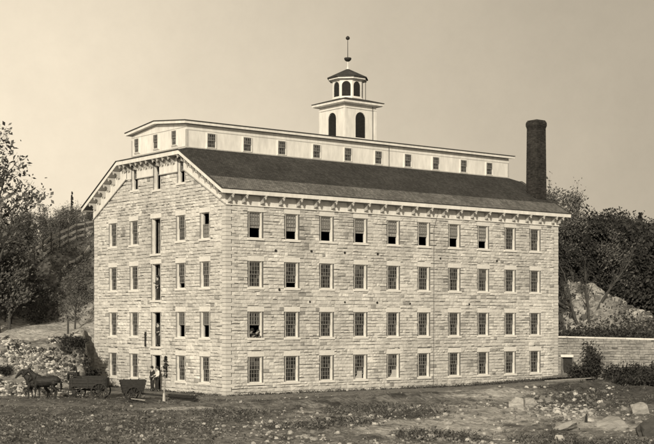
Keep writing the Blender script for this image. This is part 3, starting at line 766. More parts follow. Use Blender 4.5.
# ================================================================== TREES
def grow(tm, cm, p, d, L, r, lev, rg, P):
    seg = 4 if lev < 2 else 3; pts = [p.copy()]; rads = [r]; q = p.copy(); dd = d.normalized()
    for k in range(seg):
        dd = (dd + Vector((rg.gauss(0, P['wob']), rg.gauss(0, P['wob']), rg.gauss(0, P['wob'] * .6) + P['up'] * (.0 if lev == 0 else 1)))).normalized()
        q = q + dd * L / seg; pts.append(q.copy()); rads.append(max(.006, r * (1 - .75 * (k + 1) / seg)) if lev else r * (1 - .6 * (k + 1) / seg))
    tm.tube(pts, rads, [7, 5, 4, 3, 3][lev], cap=False)
    if lev >= P['lev']:
        for k in range(P['leaves']):
            i = rg.randint(1, seg); c = pts[i - 1].lerp(pts[i], rg.random()) + Vector((rg.gauss(0, 1), rg.gauss(0, 1), rg.gauss(0, .8))) * P['spr']
            leafq(cm, c, P['ls'] * rg.uniform(.6, 1.3), rg.uniform(.5, 1.6), rg)
        return
    nb = P['nb'][lev]
    for k in range(nb):
        f = P['start'] + (1 - P['start']) * (k + rg.random() * .8) / nb if lev == 0 else .25 + .75 * (k + rg.random()) / nb
        f = min(f, .99); i = min(int(f * seg), seg - 1); c = pts[i].lerp(pts[i + 1], f * seg - i); rr = (rads[i] + (rads[i + 1] - rads[i]) * (f * seg - i))
        a = rg.uniform(0, 6.28) if lev else k * 2.4 + rg.uniform(-.5, .5)
        ax = (pts[i + 1] - pts[i]).normalized(); o = ax.orthogonal().normalized(); o = Matrix.Rotation(a, 3, ax) @ o
        an = rg.uniform(*P['ang']); nd_ = ax * math.cos(an) + o * math.sin(an)
        shp = P['shape'](f) if lev == 0 else (1.05 - .45 * f)
        grow(tm, cm, c, nd_, L * P['ratio'][lev] * shp * rg.uniform(.8, 1.2), rr * .55, lev + 1, rg, P)
    if lev == 0 or rg.random() < .6: grow(tm, cm, pts[-1], dd, L * .3, rads[-1], min(lev + 2, P['lev']), rg, P)
def tree(name, seed, h, r, P, leafm, barkm='bark'):
    rg_ = random.Random(seed); tm = MB(); cm = MB()
    root = empty(name)
    P = dict(dict(wob=.10, up=.05, lev=3, leaves=8, ls=.2, spr=.18, nb=(12, 5, 4), start=.25, ang=(.5, 1.1), ratio=(.42, .5, .5), shape=lambda f: 1.15 - .6 * f), **P)
    grow(tm, cm, Vector((0, 0, -.3)), Vector((rg_.gauss(0, .04), rg_.gauss(0, .04), 1)), h * .85, r, 0, rg_, P)
    tm.build('trunk', M[barkm], root, fix=False)
    if cm.v: cm.build('crown', M[leafm], root, fix=False)
    return root
def conifer(name, seed, h, leafm='leaf_dark'):
    rg_ = random.Random(seed); tm = MB(); cm = MB(); root = empty(name)
    tm.tube([(0, 0, -.3), (0, 0, h * .5), (0, 0, h)], [h * .018, h * .011, .01], 6)
    z = h * .12
    while z < h * .985:
        R_ = h * .17 * (1 - z / h) ** .8 + .05
        for k in range(rg_.randint(5, 7)):
            a = rg_.uniform(0, 6.28); L = R_ * rg_.uniform(.7, 1.2); dr = Vector((math.cos(a), math.sin(a), -.25))
            tm.tube([(0, 0, z), Vector((0, 0, z)) + dr * L], [.02, .006], 3, cap=False)
            for j in range(int(8 + L * 14)):
                c = Vector((0, 0, z)) + dr * (L * rg_.uniform(.05, 1)) + Vector((rg_.gauss(0, .08), rg_.gauss(0, .08), rg_.gauss(-.05, .07))) ; leafq(cm, c, .17 * rg_.uniform(.6, 1.2), rg_.uniform(.5, 1.3), rg_)
        z += h * .035 * rg_.uniform(.8, 1.2)
    tm.build('trunk', M['bark'], root, fix=False); cm.build('crown', M[leafm], root, fix=False); return root
used = set()
def put(proto, x, y, s, rz, label, cat='tree', group=None, zoff=0, sz=1.0):
    o = proto if proto.name not in used else copy_tree(proto)
    used.add(o.name)
    o.location = (x, y, H(x, y) + zoff); o.rotation_euler = (0, 0, rz); o.scale = (s, s, s * sz); tag(o, label, cat, group); return o
bare = [tree('bare_tree', s, 8.0, .13, dict(leaves=9, ls=.11, spr=.28, nb=(13, 6, 4), start=.2, ang=(.35, .9), up=.10, ratio=(.45, .5, .5)), 'leaf_mid') for s in (1, 2, 3)]
full = [tree('leafy_tree', s, 8.5, .17, dict(leaves=24, ls=.19, spr=.36, nb=(13, 6, 4), start=.12, ang=(.6, 1.2), ratio=(.42, .5, .5)), 'leaf_dark') for s in (11, 12, 13)]
fullm = [tree('leafy_tree', s, 8.5, .17, dict(leaves=12, ls=.19, spr=.36, nb=(13, 6, 4), start=.12, ang=(.6, 1.2), ratio=(.42, .5, .5)), 'leaf_mid') for s in (14, 15)]
con = [conifer('conifer', s, 9.0) for s in (21, 22)]
tr_ = random.Random(99)
GL = 'trees on the hillside left of the mill'
for i in range(62):
    px = tr_.uniform(-60, 108); d = tr_.uniform(120 if i % 9 else 112, 165); x, y = wd(px, d)
    s = tr_.uniform(.55, .9) * (.8 if d < 122 else 1)
    top = HY - F * (H(x, y) + 8.0 * s - 5) / d
    lim = 200 if px < 60 else 206
    if top < lim: s *= max(.3, (5 + (HY - lim) / F * d - H(x, y)) / (8.0 * s))
    put(tr_.choice(bare), x, y, s, tr_.uniform(0, 6.28), 'thin twiggy tree on the wooded hillside left of the mill', 'tree', GL)
for i in range(10):
    px = tr_.uniform(-50, 38); d = tr_.uniform(104, 113); x, y = wd(px, d)
    put(tr_.choice(fullm), x, y, tr_.uniform(.35, .55), tr_.uniform(0, 6.28), 'dark bushy young tree low on the hillside left of the mill', 'tree', 'bushy trees low on the left hillside')
x, y = wd(72, 160); put(con[0], x, y, 1, 0, 'slender dark conifer whose tip stands above the left hillside trees', 'conifer')
con[0].scale = (.45, .45, (5 + (HY - 191) / F * 160 - H(x, y)) / 9.0)
x, y = wd(75, 101.5); put(bare[1], x, y, .62, 1.0, 'bare tree with a dark straight trunk just left of the mill', 'tree')
GR = 'trees of the dark wood behind the right end of the mill'
for i in range(130):
    px = tr_.uniform(545, 715); d = tr_.uniform(120, 156); x, y = wd(px, d); q = tr_.random()
    lim = 225 + 7 * math.sin(px * .09) + tr_.uniform(-6, 8) + (4 if px > 600 else 0)
    pr, hh = (tr_.choice(full), 8.4) if q < .72 else (con[1], 9.0) if q < .86 else (tr_.choice(bare), 8.0)
    top = (5 + (HY - lim) / F * d - H(x, y)); s = min(1.25, top / hh) * (1 if q > .2 else .8)
    if s < .25: continue
    if pr is con[1]: o = put(pr, x, y, s, tr_.uniform(0, 6.28), 'dark conifer in the wood behind the right end of the mill', 'conifer', 'conifers in the dark wood at right')
    else: put(pr, x, y, s, tr_.uniform(0, 6.28), 'dark tree in the dense wood behind the right end of the mill', 'tree', GR)
x, y = wd(640, 140); put(con[1], x, y, (5 + (HY - 212) / F * 140 - H(x, y)) / 9, .4, 'tallest conifer in the wood, standing above the skyline near the right edge', 'conifer')
for px, d, s, lab in ((574, 122, 1.28, 'sparse tree with loose leafy twigs rising just beyond the right eave of the mill'), (556, 126, 1.42, 'thin leafy tree showing beside the foot of the chimney')):
    x, y = wd(px, d); hz = (5 + (HY - (192 if px > 560 else 188)) / F * d - H(x, y)) / 8.0; put(bare[0], x, y, hz, px, lab)
lean = [tree('leaning_tree', 30 + k, 6.0, .14, dict(lev=2, leaves=3, ls=.12, nb=(7, 4), start=.35, ang=(.3, .8), wob=.14), 'leaf_dark') for k in range(2)]
for k, (px, d, tilt, lab) in enumerate(((578, 108.5, -.5, 'bare dark tree leaning left over the soil bank beyond the retaining wall'), (590, 108, .1, 'upright dark bare trunk before the bare soil bank'), (598, 109, .35, 'dark bare tree leaning right before the bare soil bank'), (570, 110, -.7, 'steeply leaning bare tree beside the right corner of the mill'))):
    x, y = wd(px, d); o = put(lean[k % 2], x, y, rnd(.85, 1.1), 0, lab); o.rotation_euler = (0, 0, 0); o.rotation_mode = 'XYZ'
    ax = Vector((FW[0], FW[1], 0)); o.rotation_euler = Matrix.Rotation(tilt, 3, ax).to_euler()
# brush on the hill sides
def brush(name, n, pick, label, m, kind='stuff'):
    mb = MB()
    for _ in range(n):
        p = pick()
        if p is None: continue
        x, y, s = p; z = H(x, y)
        for _ in range(9):
            leafq(mb, Vector((x + rg.gauss(0, .3 * s), y + rg.gauss(0, .3 * s), z + abs(rg.gauss(0, .35 * s)))), .14, rg.uniform(.5, 1.7), rg)
    return tag(mb.build(name, M[m], fix=False), label, 'undergrowth', kind=kind)
def pl():
    px = rg.uniform(-60, 100); d = rg.uniform(105, 150); x, y = wd(px, d); return (x, y, rg.uniform(.6, 1.6)) if N(x, y, .14, 50) > -.25 else None
def pl2():
    px = rg.uniform(64, 97); d = rg.uniform(89, 96.2); x, y = wd(px, d); return (x, y, rg.uniform(.3, .7)) if N(x, y, .5, 62) > -.2 and (px > 84 or d > 93) else None
brush('undergrowth', 700, pl2, 'dark scrub added for the shade band on the bank between the rubble and the left corner of the mill', 'leaf_dark')  # scrub put in to darken this stretch into the bank's shade band
def pl3():
    px = rg.uniform(-20, 90); d = rg.uniform(86, 97); x, y = wd(px, d); return (x, y, rg.uniform(.2, .45)) if N(x, y, .6, 63) > .12 else None
brush('undergrowth', 420, pl3, 'low dark scrub scattered among the pale quarry rubble', 'leaf_dark')
brush('undergrowth', 2600, pl, 'brush and dead leaves under the trees of the left hillside', 'leaf_mid')
def pr_():
    px = rg.uniform(545, 700); d = rg.uniform(101, 150); x, y = wd(px, d)
    if (Vector((x, y)) - WA).dot(_wn) < .8: return None
    if 108 < d < 123 and 566 < px < 655 and rg.random() < (.72 if px < 592 else .93): return None
    return x, y, rg.uniform(.6, 1.8)
brush('undergrowth', 4200, pr_, 'dark brush on the slope above the retaining wall', 'leaf_dark')
def pr2():
    u = rg.uniform(0, 26); off = rg.uniform(-2.6, -.7); p = WA + _wd * u - _wn * off; return p.x, p.y, rg.uniform(.5, 1.3)
brush('undergrowth', 1100, pr2, 'dark brush overhanging the top of the retaining wall', 'leaf_dark')
mr2 = MB()
for _ in range(900):
    px = rg.uniform(560, 652); d = rg.uniform(107.5, 118); x, y = wd(px, d)
    if N(x, y, .35, 70) < rg.uniform(-.3, .3): continue
    rr = rg.choice((.05, .08, .12, .18, .28)); rock_mb(mr2, (x, y, H(x, y) + rr * .1), rr, rg.randint(0, 10 ** 6), rg.choice((1.0, .7, .4, .25)))
tag(mr2.build('bank_stones', M['rock'], fix=False), 'stones lying on the bare earth bank beyond the retaining wall', 'stones', kind='stuff')
# near tree at the left edge, leafy, in several clumps
near = tree('broadleaf_tree', 77, 15.6, .26, dict(leaves=4, ls=.19, spr=.38, nb=(20, 7, 5), start=.14, ang=(.55, 1.15), ratio=(.34, .5, .5), up=.07, shape=lambda f: 1.2 - .6 * f), 'leaf_mid')
x, y = wd(-2, 98.5); put(near, x, y, 1.1, .6, 'tall broadleaf tree in loose leaf at the left edge, above the rubble bank', 'tree')
x, y = wd(9, 100); put(fullm[1], x, y, .74, 2.0, 'dense dark bushy tree under the tall broadleaf tree at the left edge', 'tree')
x, y = wd(-16, 100); put(fullm[0], x, y, .85, 1.0, 'dense dark tree partly outside the left edge of the view', 'tree')
# bush against the retaining wall, dark shrubs at its foot
def bush(name, seed, h, w, n, leafm='leaf_dark'):
    rg_ = random.Random(seed); tm = MB(); cm = MB(); root = empty(name)
    for k in range(16):
        a = rg_.uniform(0, 6.28); tip = Vector((math.cos(a) * w * rg_.uniform(.2, .9), math.sin(a) * w * rg_.uniform(.2, .7), h * rg_.uniform(.55, 1)))
        tm.tube([(0, 0, -.1), tip * .5 + Vector((0, 0, .1)), tip], [.04, .02, .008], 4, cap=False)
        for j in range(n):
            c = tip * rg_.uniform(.25, 1.05) + Vector((rg_.gauss(0, w * .2), rg_.gauss(0, w * .2), rg_.gauss(0, h * .1)))
            leafq(cm, c, .13 * rg_.uniform(.6, 1.3), rg_.uniform(.4, 1.5), rg_)
    tm.build('stem', M['bark'], root, fix=False); cm.build('foliage', M[leafm], root, fix=False); return root
b1 = bush('bush', 5, 2.9, 1.1, 70); b2 = bush('shrub', 6, 1.5, 1.5, 90); b3 = bush('shrub', 7, 1.25, 1.8, 90)
def wallpt(u, off): p = WA + _wd * u - _wn * off; return p.x, p.y
x, y = wallpt(3.0, .9); put(b1, x, y, 1, 0, 'tall dark bush growing up against the retaining wall beside its low doorway', 'bush')
for k, (px, d, s, lab) in enumerate(((77, 94.0, .55, 'dark shrub added for the shade band on the rubble bank, left of the one nearest the mill'), (89, 94.4, .6, 'dark shrub added for the shade band on the rubble bank, close against the left end of the mill'), (6, 90.5, .5, 'small dark shrub at the foot of the rubble, at the left edge'))):  # first two are added to make the shaded band beside the mill
    x, y = wd(px, d); put((b2, b3)[k % 2], x, y, s, k * 1.9, lab, 'shrub')
for k, (u, off, s, lab) in enumerate(((2.1, 1.4, .9, 'dark shrub between the low doorway and the tall bush'), (5.2, 1.6, 1.0, 'dark shrub just right of the tall bush at the wall'), (7.2, 1.8, 1.1, 'dark shrub in the middle of the row along the retaining wall'), (9.4, 2.2, 1.15, 'dark shrub near the right end of the row along the retaining wall'), (11.8, 2.6, 1.3, 'dark shrub at the right edge, before the retaining wall'), (8.3, 4.4, 1.0, 'low dark shrub standing forward of the row by the wall'), (11.0, 5.2, 1.2, 'low dark shrub forward of the row, close to the right edge'), (6.2, 3.6, .8, 'small dark shrub between the rubble and the wall'))):
    x, y = wallpt(u, off); put((b2, b3)[k % 2], x, y, s, k * 1.3, lab, 'shrub')
x, y = gr(586, 419); 
st_ = MB(); st_.tube([(0, 0, -.2), (.02, 0, .2), (.06, .02, .42)], [.09, .07, .03], 7); o = st_.build('stump_post', M['darkwood'], None, (x, y, H(x, y))); tag(o, 'short dark stump post standing between the flat pale slabs', 'post')
# young tree beside the ground door
sx_, sy_ = wd(164, 80.2)
sap = empty('sapling', (sx_, sy_, H(sx_, sy_)))
tag(sap, 'young tree with pale bandaged trunk and small dark crown beside the ground door', 'sapling')
t_ = MB(); t_.tube([(0, 0, -.1), (.02, 0, .8), (.10, 0, 1.7), (.14, 0, 2.3)], [.05, .045, .035, .015], 6); t_.build('trunk', M['greywood'], sap)
t_ = MB(); t_.tube([(0, 0, 0), (.0, 0, .5)], [.10, .07], 8); t_.build('trunk_guard', M['trim'], sap)
t_ = MB()
for k in range(200):
    a = rg.uniform(0, 6.28); zz = rg.uniform(1.45, 2.75); w = .27 * (.5 + .5 * noise.noise(Vector((zz * 2, a, 0)))) * math.sin((zz - 1.3) / 1.6 * math.pi) ** .5; r_ = w * math.sqrt(rg.random()); leafq(t_, Vector((.12 + r_ * math.cos(a), r_ * math.sin(a), zz)), .10, rg.uniform(.5, 1.4), rg)
t_.build('crown', M['leaf_dark'], sap, fix=False)
# two tall weed stalks in the left foreground
for k, (px, lab) in enumerate(((139.5, 'left of two tall dark weed stalks in the grass below the cart track'), (145.5, 'right of two tall dark weed stalks in the grass below the cart track'))):
    x, y = gr(px, 430); s_ = MB(); s_.tube([(0, 0, -.05), (.02, 0, .4), (.0, .02, .75)], [.018, .014, .006], 4)
    for j in range(26): leafq(s_, Vector((rg.gauss(0, .04), rg.gauss(0, .04), rg.uniform(.1, .75))), .07, rg.uniform(.5, 1.2), rg)
    tag(s_.build('weed_stalk', M['weed'], None, (x, y, H(x, y)), fix=False), lab, 'weed')
# planks by the right corner, lumber by the door
def plank(p, q, w, h, label, m='greywood', group=None):
    mb = MB(); mb.beam(p, q, w, h); return tag(mb.build('plank', M[m], fix=True), label, 'plank', group)
def gz(x, y, e=0): return (x, y, H(x, y) + e)
plank(gz(28.0, -2.6, .12), gz(33.0, -3.2, .16), .3, .08, 'long pale plank lying on the ground before the low doorway')
plank(gz(27.2, -3.4, .06), gz(31.0, -3.9, .10), .25, .08, 'shorter dark plank in front of the long pale plank by the low doorway', 'wood')
plank(gz(29.0, -1.5, .3), gz(32.3, -1.3, .32), .5, .10, 'broad plank resting against the right foot of the mill', 'wood')
lp = [wd(170, 81.2), wd(196, 79.8)]
for k in range(4):
    e = .06 + .09 * k; o_ = .12 * (k % 2)
    plank((lp[0][0] + o_, lp[0][1] + k * .1, H(*lp[0]) + e), (lp[1][0] + o_, lp[1][1] + k * .08, H(*lp[1]) + e), .28, .07, ['lowest plank of the dark lumber pile right of the sapling', 'second plank from the bottom of the lumber pile right of the sapling', 'third plank up of the lumber pile right of the sapling', 'top plank of the dark lumber pile right of the sapling'][k], 'darkwood', 'planks of the lumber pile')
# rail fences climbing the left hillside
def fence(name, pxa, pxb, da, db, rails, hh, label, n):
    o0 = Vector(gz(*wd(pxa, da))); root = empty(name, o0); tag(root, label, 'fence'); P_ = []
    for k in range(n + 1):
        f = k / n; x, y = wd(pxa + (pxb - pxa) * f, da + (db - da) * f); P_.append(Vector((x, y, H(x, y))))
    for p in P_:
        m = MB(); q = p - o0; m.tube([q + Vector((0, 0, -.3)), q + Vector((.03, 0, hh + .25))], [.09, .07], 5); m.build('post', M['bark'], root)
    for a, b in zip(P_, P_[1:]):
        for r_ in range(rails):
            m = MB(); e = hh * (r_ + .8) / rails; m.beam(a - o0 + Vector((0, 0, e + rnd(-.05, .05))), b - o0 + Vector((0, 0, e + rnd(-.05, .05))), .10, .17); m.build('rail', M['greywood'], root)
    return root
fence('rail_fence', 34, 93, 113.5, 118.5, 3, 1.6, 'pale rail fence climbing the hillside to the right, left of the mill', 7)
fence('rail_fence', 60, 90, 110, 113, 1, .7, 'lower single rail fence on the hillside, below the long climbing fence', 4)
x, y = wd(68, 98); m = MB(); m.tube([(0, 0, -.2), (0, 0, 1.1)], [.1, .08], 6); tag(m.build('fence_post', M['bark'], None, gz(x, y)), 'lone dark post on the pale ledge above the rubble left of the mill', 'post')
p, q = wd(52, 95.2), wd(94.5, 96.4); m = MB(); m.beam((p[0], p[1], H(*p) + .15), (q[0], q[1], H(*q) + .15), .3, .35); tag(m.build('timber_beam', M['darkwood']), 'long dark timber lying along the top of the rubble bank left of the mill', 'timber')
# ================================================================== FIGURES
def skin_mesh(name, pts, edges, radii, m, parent=None, sub=1, mod=None):
    me = bpy.data.meshes.new(name); me.from_pydata([tuple(p) for p in pts], edges, []); me.materials.append(m)
    o = bpy.data.objects.new(name, me); COL.objects.link(o)
    sk_ = o.modifiers.new('skin', 'SKIN'); sk_.use_smooth_shade = True
    for i, r in enumerate(radii):
        v = me.skin_vertices[0].data[i]; v.radius = r if isinstance(r, tuple) else (r, r); v.use_root = (i == 0)
    if sub: ss_ = o.modifiers.new('sub', 'SUBSURF'); ss_.levels = sub; ss_.render_levels = sub
    dg = bpy.context.evaluated_depsgraph_get(); dg.update()
    nm = bpy.data.meshes.new_from_object(o.evaluated_get(dg)); o.modifiers.clear(); o.data = nm; nm.name = name
    for p in nm.polygons: p.use_smooth = True
    if parent: o.parent = parent
    return o
BASE = dict(pel=(0, 0, .95), spi=(0, 0, 1.14), che=(0, 0, 1.32), nec=(0, 0, 1.47), hed=(0, -.02, 1.58), top=(0, -.01, 1.67), nos=(0, -.12, 1.575),
            shL=(.18, 0, 1.41), elL=(.23, .02, 1.13), wrL=(.22, -.06, .88), shR=(-.18, 0, 1.41), elR=(-.23, .02, 1.13), wrR=(-.22, -.06, .88),
            hiL=(.09, 0, .90), knL=(.10, -.02, .50), anL=(.10, .02, .09), toL=(.11, -.16, .04), hiR=(-.09, 0, .90), knR=(-.10, -.02, .50), anR=(-.10, .02, .09), toR=(-.11, -.16, .04))
def person(label, loc, rz, pose={}, shirt='cloth', legs='cloth', hat=True, vest=None):
    J = {k: Vector(pose.get(k, v)) for k, v in BASE.items()}
    names = ['pel', 'spi', 'che', 'nec', 'hed', 'top', 'nos', 'shL', 'elL', 'wrL', 'shR', 'elR', 'wrR', 'hiL', 'knL', 'anL', 'toL', 'hiR', 'knR', 'anR', 'toR']
    rad = dict(pel=(.14, .11), spi=(.13, .10), che=(.15, .11), nec=.055, hed=(.078, .095), top=(.06, .07), nos=.016, shL=.06, elL=.042, wrL=.028, shR=.06, elR=.042, wrR=.028,
               hiL=.085, knL=.058, anL=.038, toL=.035, hiR=.085, knR=.058, anR=.038, toR=.035)
    E_ = [('pel', 'spi'), ('spi', 'che'), ('che', 'nec'), ('nec', 'hed'), ('hed', 'top'), ('hed', 'nos'), ('che', 'shL'), ('shL', 'elL'), ('elL', 'wrL'), ('che', 'shR'), ('shR', 'elR'), ('elR', 'wrR'),
          ('pel', 'hiL'), ('hiL', 'knL'), ('knL', 'anL'), ('anL', 'toL'), ('pel', 'hiR'), ('hiR', 'knR'), ('knR', 'anR'), ('anR', 'toR')]
    pts = [J[n] for n in names]; rr = [rad[n] for n in names]; ed = [(names.index(a), names.index(b)) for a, b in E_]
    for s in 'LR':      # palm, four curled fingers of different length, thumb from the side of the palm
        w = J['wr' + s]; e = J['el' + s]; d = (w - e).normalized(); sd = d.orthogonal().normalized(); up = d.cross(sd)
        iw = names.index('wr' + s); ip = len(pts); pts.append(w + d * .07); rr.append((.034, .02)); ed.append((iw, ip))
        for k, L in enumerate((.062, .072, .068, .052)):
            a = pts[ip] + d * .02 + sd * (-.027 + .018 * k); i = len(pts); pts += [a + d * L * .5, a + d * L * .8 + up * L * .45]; rr += [.009, .0075]; ed += [(ip, i), (i, i + 1)]
        i = len(pts); pts += [w + d * .035 - sd * .038, w + d * .075 - sd * .055 + up * .012]; rr += [.011, .009]; ed += [(iw, i), (i, i + 1)]
    body = skin_mesh('person', pts, ed, rr, M['skin'], sub=1)
    def sub_(nm, keys, m, g, extra={}):
        idx = {k: i for i, k in enumerate(keys)}; es = [(idx[a], idx[b]) for a, b in E_ if a in idx and b in idx]
        rs = []
        for k in keys:
            r_ = extra.get(k, rad[k]); r_ = r_ if isinstance(r_, tuple) else (r_, r_); rs.append((r_[0] + g, r_[1] + g))
        return skin_mesh(nm, [J[k] for k in keys], es, rs, M[m], body, sub=1)
    sub_('coat', ['che', 'spi', 'pel', 'shL', 'elL', 'wrL', 'shR', 'elR', 'wrR'], shirt, .018, dict(pel=(.15, .12)))
    sub_('trousers', ['pel', 'hiL', 'knL', 'anL', 'hiR', 'knR', 'anR'], legs, .022, dict(pel=(.13, .10)))
    sub_('boots', ['anL', 'toL'], 'cloth', .012); sub_('boots', ['anR', 'toR'], 'cloth', .012)
    hd_ = J['hed']; tp = J['top']; ax = (tp - J['nec']).normalized()
    m = MB()
    for sx in (-1, 1):
        m.tube([hd_ + Vector((sx * .032, -.085, .022)), hd_ + Vector((sx * .032, -.097, .022))], [.011, .006], 6)
    m.build('eyes', M['mane'], body); m = MB(); m.beam(hd_ + Vector((-.026, -.088, -.045)), hd_ + Vector((.026, -.088, -.045)), .012, .008); m.build('mouth', M['horse'], body)
    m = MB()
    for sx in (-1, 1): m.tube([hd_ + Vector((sx * .085, .01, -.02)), hd_ + Vector((sx * .098, .015, .0)), hd_ + Vector((sx * .09, .02, .03))], [.012, .018, .01], 5)
    m.build('ears', M['skin'], body)
    m = MB(); m.tube([hd_ + Vector((0, .028, -.03)), hd_ + Vector((0, .022, .03)), hd_ + Vector((0, .012, .08)), hd_ + Vector((0, .005, .118))], [.078, .097, .09, .03], 10); m.build('hair', M['mane'], body, smooth=True)
    if hat:
        m = MB(); b_ = hd_ + Vector((0, 0, .065)); m.tube([b_, b_ + ax * .014], [.165, .16], 14); m.tube([b_, b_ + ax * .05, b_ + ax * .11, b_ + ax * .125], [.104, .10, .085, .04], 12); m.build('hat', M['darkwood'], body, smooth=False)
    body.location = loc; body.rotation_euler = (0, 0, rz); tag(body, label, 'person'); return body
# ground door: man in dark clothes with white shirt sleeves, on the doorstep
dsx, dsy = -.75, 8.75
person('man in dark trousers and bright white shirt standing before the ground floor loading door', (-.62, 7.72, H(-.62, 7.72) + .0), R(-100), dict(elR=(-.30, -.02, 1.16), wrR=(-.20, -.22, 1.12), elL=(.26, .0, 1.14), wrL=(.14, -.2, 1.02)), shirt='shirt')
person('man in dark coat and hat standing beside the man in the white shirt', (-.55, 8.55, H(-.55, 8.55)), R(-85), dict())
# second floor up
person('man in dark suit standing in the open loading door two floors below the gable windows', (.30, 9.22, 6.45), R(-95), dict(elR=(-.27, .0, 1.16), wrR=(-.17, -.20, 1.20), wrL=(.20, -.10, .9)), hat=True)
person('man in shadow standing inside the loading door one floor above the ground door', (.34, 9.24, 3.14), R(-80), dict(), hat=False)
# two men leaning on the sill of a long side window
lean_ = dict(pel=(0, .22, .86), spi=(0, .12, 1.0), che=(0, -.04, 1.12), nec=(0, -.16, 1.24), hed=(0, -.24, 1.33), top=(0, -.26, 1.42), nos=(0, -.35, 1.31), shL=(.17, -.08, 1.17), elL=(.20, -.24, .92), wrL=(.02, -.33, .95), shR=(-.17, -.08, 1.17), elR=(-.20, -.24, .92), wrR=(-.02, -.34, .97), hiL=(.09, .24, .82), hiR=(-.09, .24, .82), knL=(.1, .2, .45), knR=(-.1, .2, .45), anL=(.1, .26, .08), anR=(-.1, .26, .08), toL=(.11, .08, .04), toR=(-.11, .08, .04))
person('man in a hat leaning on the sill at the left of an open window', (2.13, .30, 2.95), 0, lean_)
person('hatless man leaning out of an open window beside a man in a hat', (2.60, .28, 2.93), R(8), lean_, hat=False)
# ================================================================== HORSES, WAGON, CART
HEAD = math.atan2(-RT[1], -RT[0])           # heading towards the left of the view
def horse(label, loc, rz, seed=0):
    """local: faces +X"""
    m = MB()
    def T(pts, rr, fl=1.0):
        i0 = len(m.v); m.tube(pts, rr, 12)
        if fl != 1: m.v[i0:] = [(x, y * fl, z) for x, y, z in m.v[i0:]]
    T([(-.98, 0, 1.02), (-.93, 0, 1.08), (-.80, 0, 1.14), (-.58, 0, 1.15), (-.15, 0, 1.07), (.25, 0, 1.05), (.50, 0, 1.10), (.66, 0, 1.16), (.72, 0, 1.17)], [.05, .17, .26, .30, .325, .33, .29, .19, .08], .82)
    T([(.30, 0, 1.18), (.58, 0, 1.34), (.80, 0, 1.56), (.96, 0, 1.76), (1.0, 0, 1.80)], [.26, .235, .165, .125, .08], .62)
    T([(.92, 0, 1.80), (1.00, 0, 1.78), (1.14, 0, 1.66), (1.30, 0, 1.47), (1.38, 0, 1.38), (1.41, 0, 1.34)], [.06, .115, .12, .075, .07, .04], .72)
    for s_ in (1, -1):
        o1 = .06 if s_ > 0 else -.12; o2 = 0 if s_ > 0 else .16
        T([(.48, .13 * s_, 1.10), (.50, .15 * s_, .88), (.50 + o1, .15 * s_, .54), (.49 + o1, .15 * s_, .50), (.48 + o1, .15 * s_, .16), (.52 + o1, .15 * s_, .09), (.54 + o1, .15 * s_, 0)], [.15, .12, .065, .06, .042, .05, .07])
        T([(-.66, .12 * s_, 1.10), (-.60, .15 * s_, .90), (-.54 + o2 * .5, .16 * s_, .72), (-.80 + o2, .16 * s_, .48), (-.80 + o2, .16 * s_, .42), (-.76 + o2, .16 * s_, .14), (-.71 + o2, .16 * s_, .07), (-.69 + o2, .16 * s_, 0)], [.20, .18, .12, .068, .06, .042, .05, .07])
        T([(.97, .05 * s_, 1.84), (.97, .06 * s_, 1.90), (.98, .055 * s_, 1.98)], [.035, .035, .008])
    o = m.build('horse', M['horse'])
    rm_ = o.modifiers.new('r', 'REMESH'); rm_.mode = 'VOXEL'; rm_.voxel_size = .028; sm_ = o.modifiers.new('s', 'SMOOTH'); sm_.iterations = 5; sm_.factor = .5
    dg = bpy.context.evaluated_depsgraph_get(); dg.update(); nm = bpy.data.meshes.new_from_object(o.evaluated_get(dg)); o.modifiers.clear(); o.data = nm
    for p in nm.polygons: p.use_smooth = True
    m = MB(); rg2 = random.Random(3)
    for k in range(60):
        f = rg2.random(); a = Vector((.50, 0, 1.50)).lerp(Vector((.92, 0, 1.88)), f); m.poly([a + Vector((-.03, 0, 0)), a + Vector((.03, 0, 0)), a + Vector((rg2.gauss(-.04, .03), rg2.choice((-.13, .13)), -.2))])
    m.build('mane', M['mane'], o, fix=False)
    m = MB(); m.tube([(-.90, 0, 1.22), (-1.02, 0, 1.06), (-1.06, 0, .75), (-1.02, 0, .42)], [.04, .07, .08, .02], 7); m.build('tail', M['mane'], o, smooth=True)
    m = MB(); m.tube([(.46, .0, 1.56), (.54, .20, 1.34), (.64, .17, 1.02), (.68, 0, .94), (.64, -.17, 1.02), (.54, -.20, 1.34), (.46, 0, 1.56)], [.045] * 7, 6); m.build('collar', M['darkwood'], o)
    m = MB()
    for s in (.285, -.285): m.beam((.58, s, 1.12), (-1.1, s, .98), .03, .05)
    m.tube([(0.1, .0, 1.40), (.1, .285, 1.1), (.1, .2, .78), (.1, 0, .71), (.1, -.2, .78), (.1, -.285, 1.1), (.1, 0, 1.40)], [.022] * 7, 5); m.tube([(.46, 0, 1.53), (.1, 0, 1.41), (-.5, 0, 1.475), (-.9, 0, 1.3)], [.02] * 4, 5)
    m.tube([(.98, .08, 1.86), (1.31, .065, 1.5), (1.31, -.065, 1.5), (.98, -.08, 1.86)], [.014] * 4, 4); m.build('harness', M['darkwood'], o)
    o.location = loc; o.rotation_euler = (0, 0, rz); tag(o, label, 'horse', None); return o
d0 = 82.2
hp = wd(44.5, d0); hp2 = wd(37.5, d0 + 1.3)
horse('nearer of the two dark horses hitched to the farm wagon', (hp[0], hp[1], H(*hp)), HEAD)
horse('farther of the two dark horses hitched to the farm wagon', (hp2[0], hp2[1], H(*hp2)), HEAD + .06)
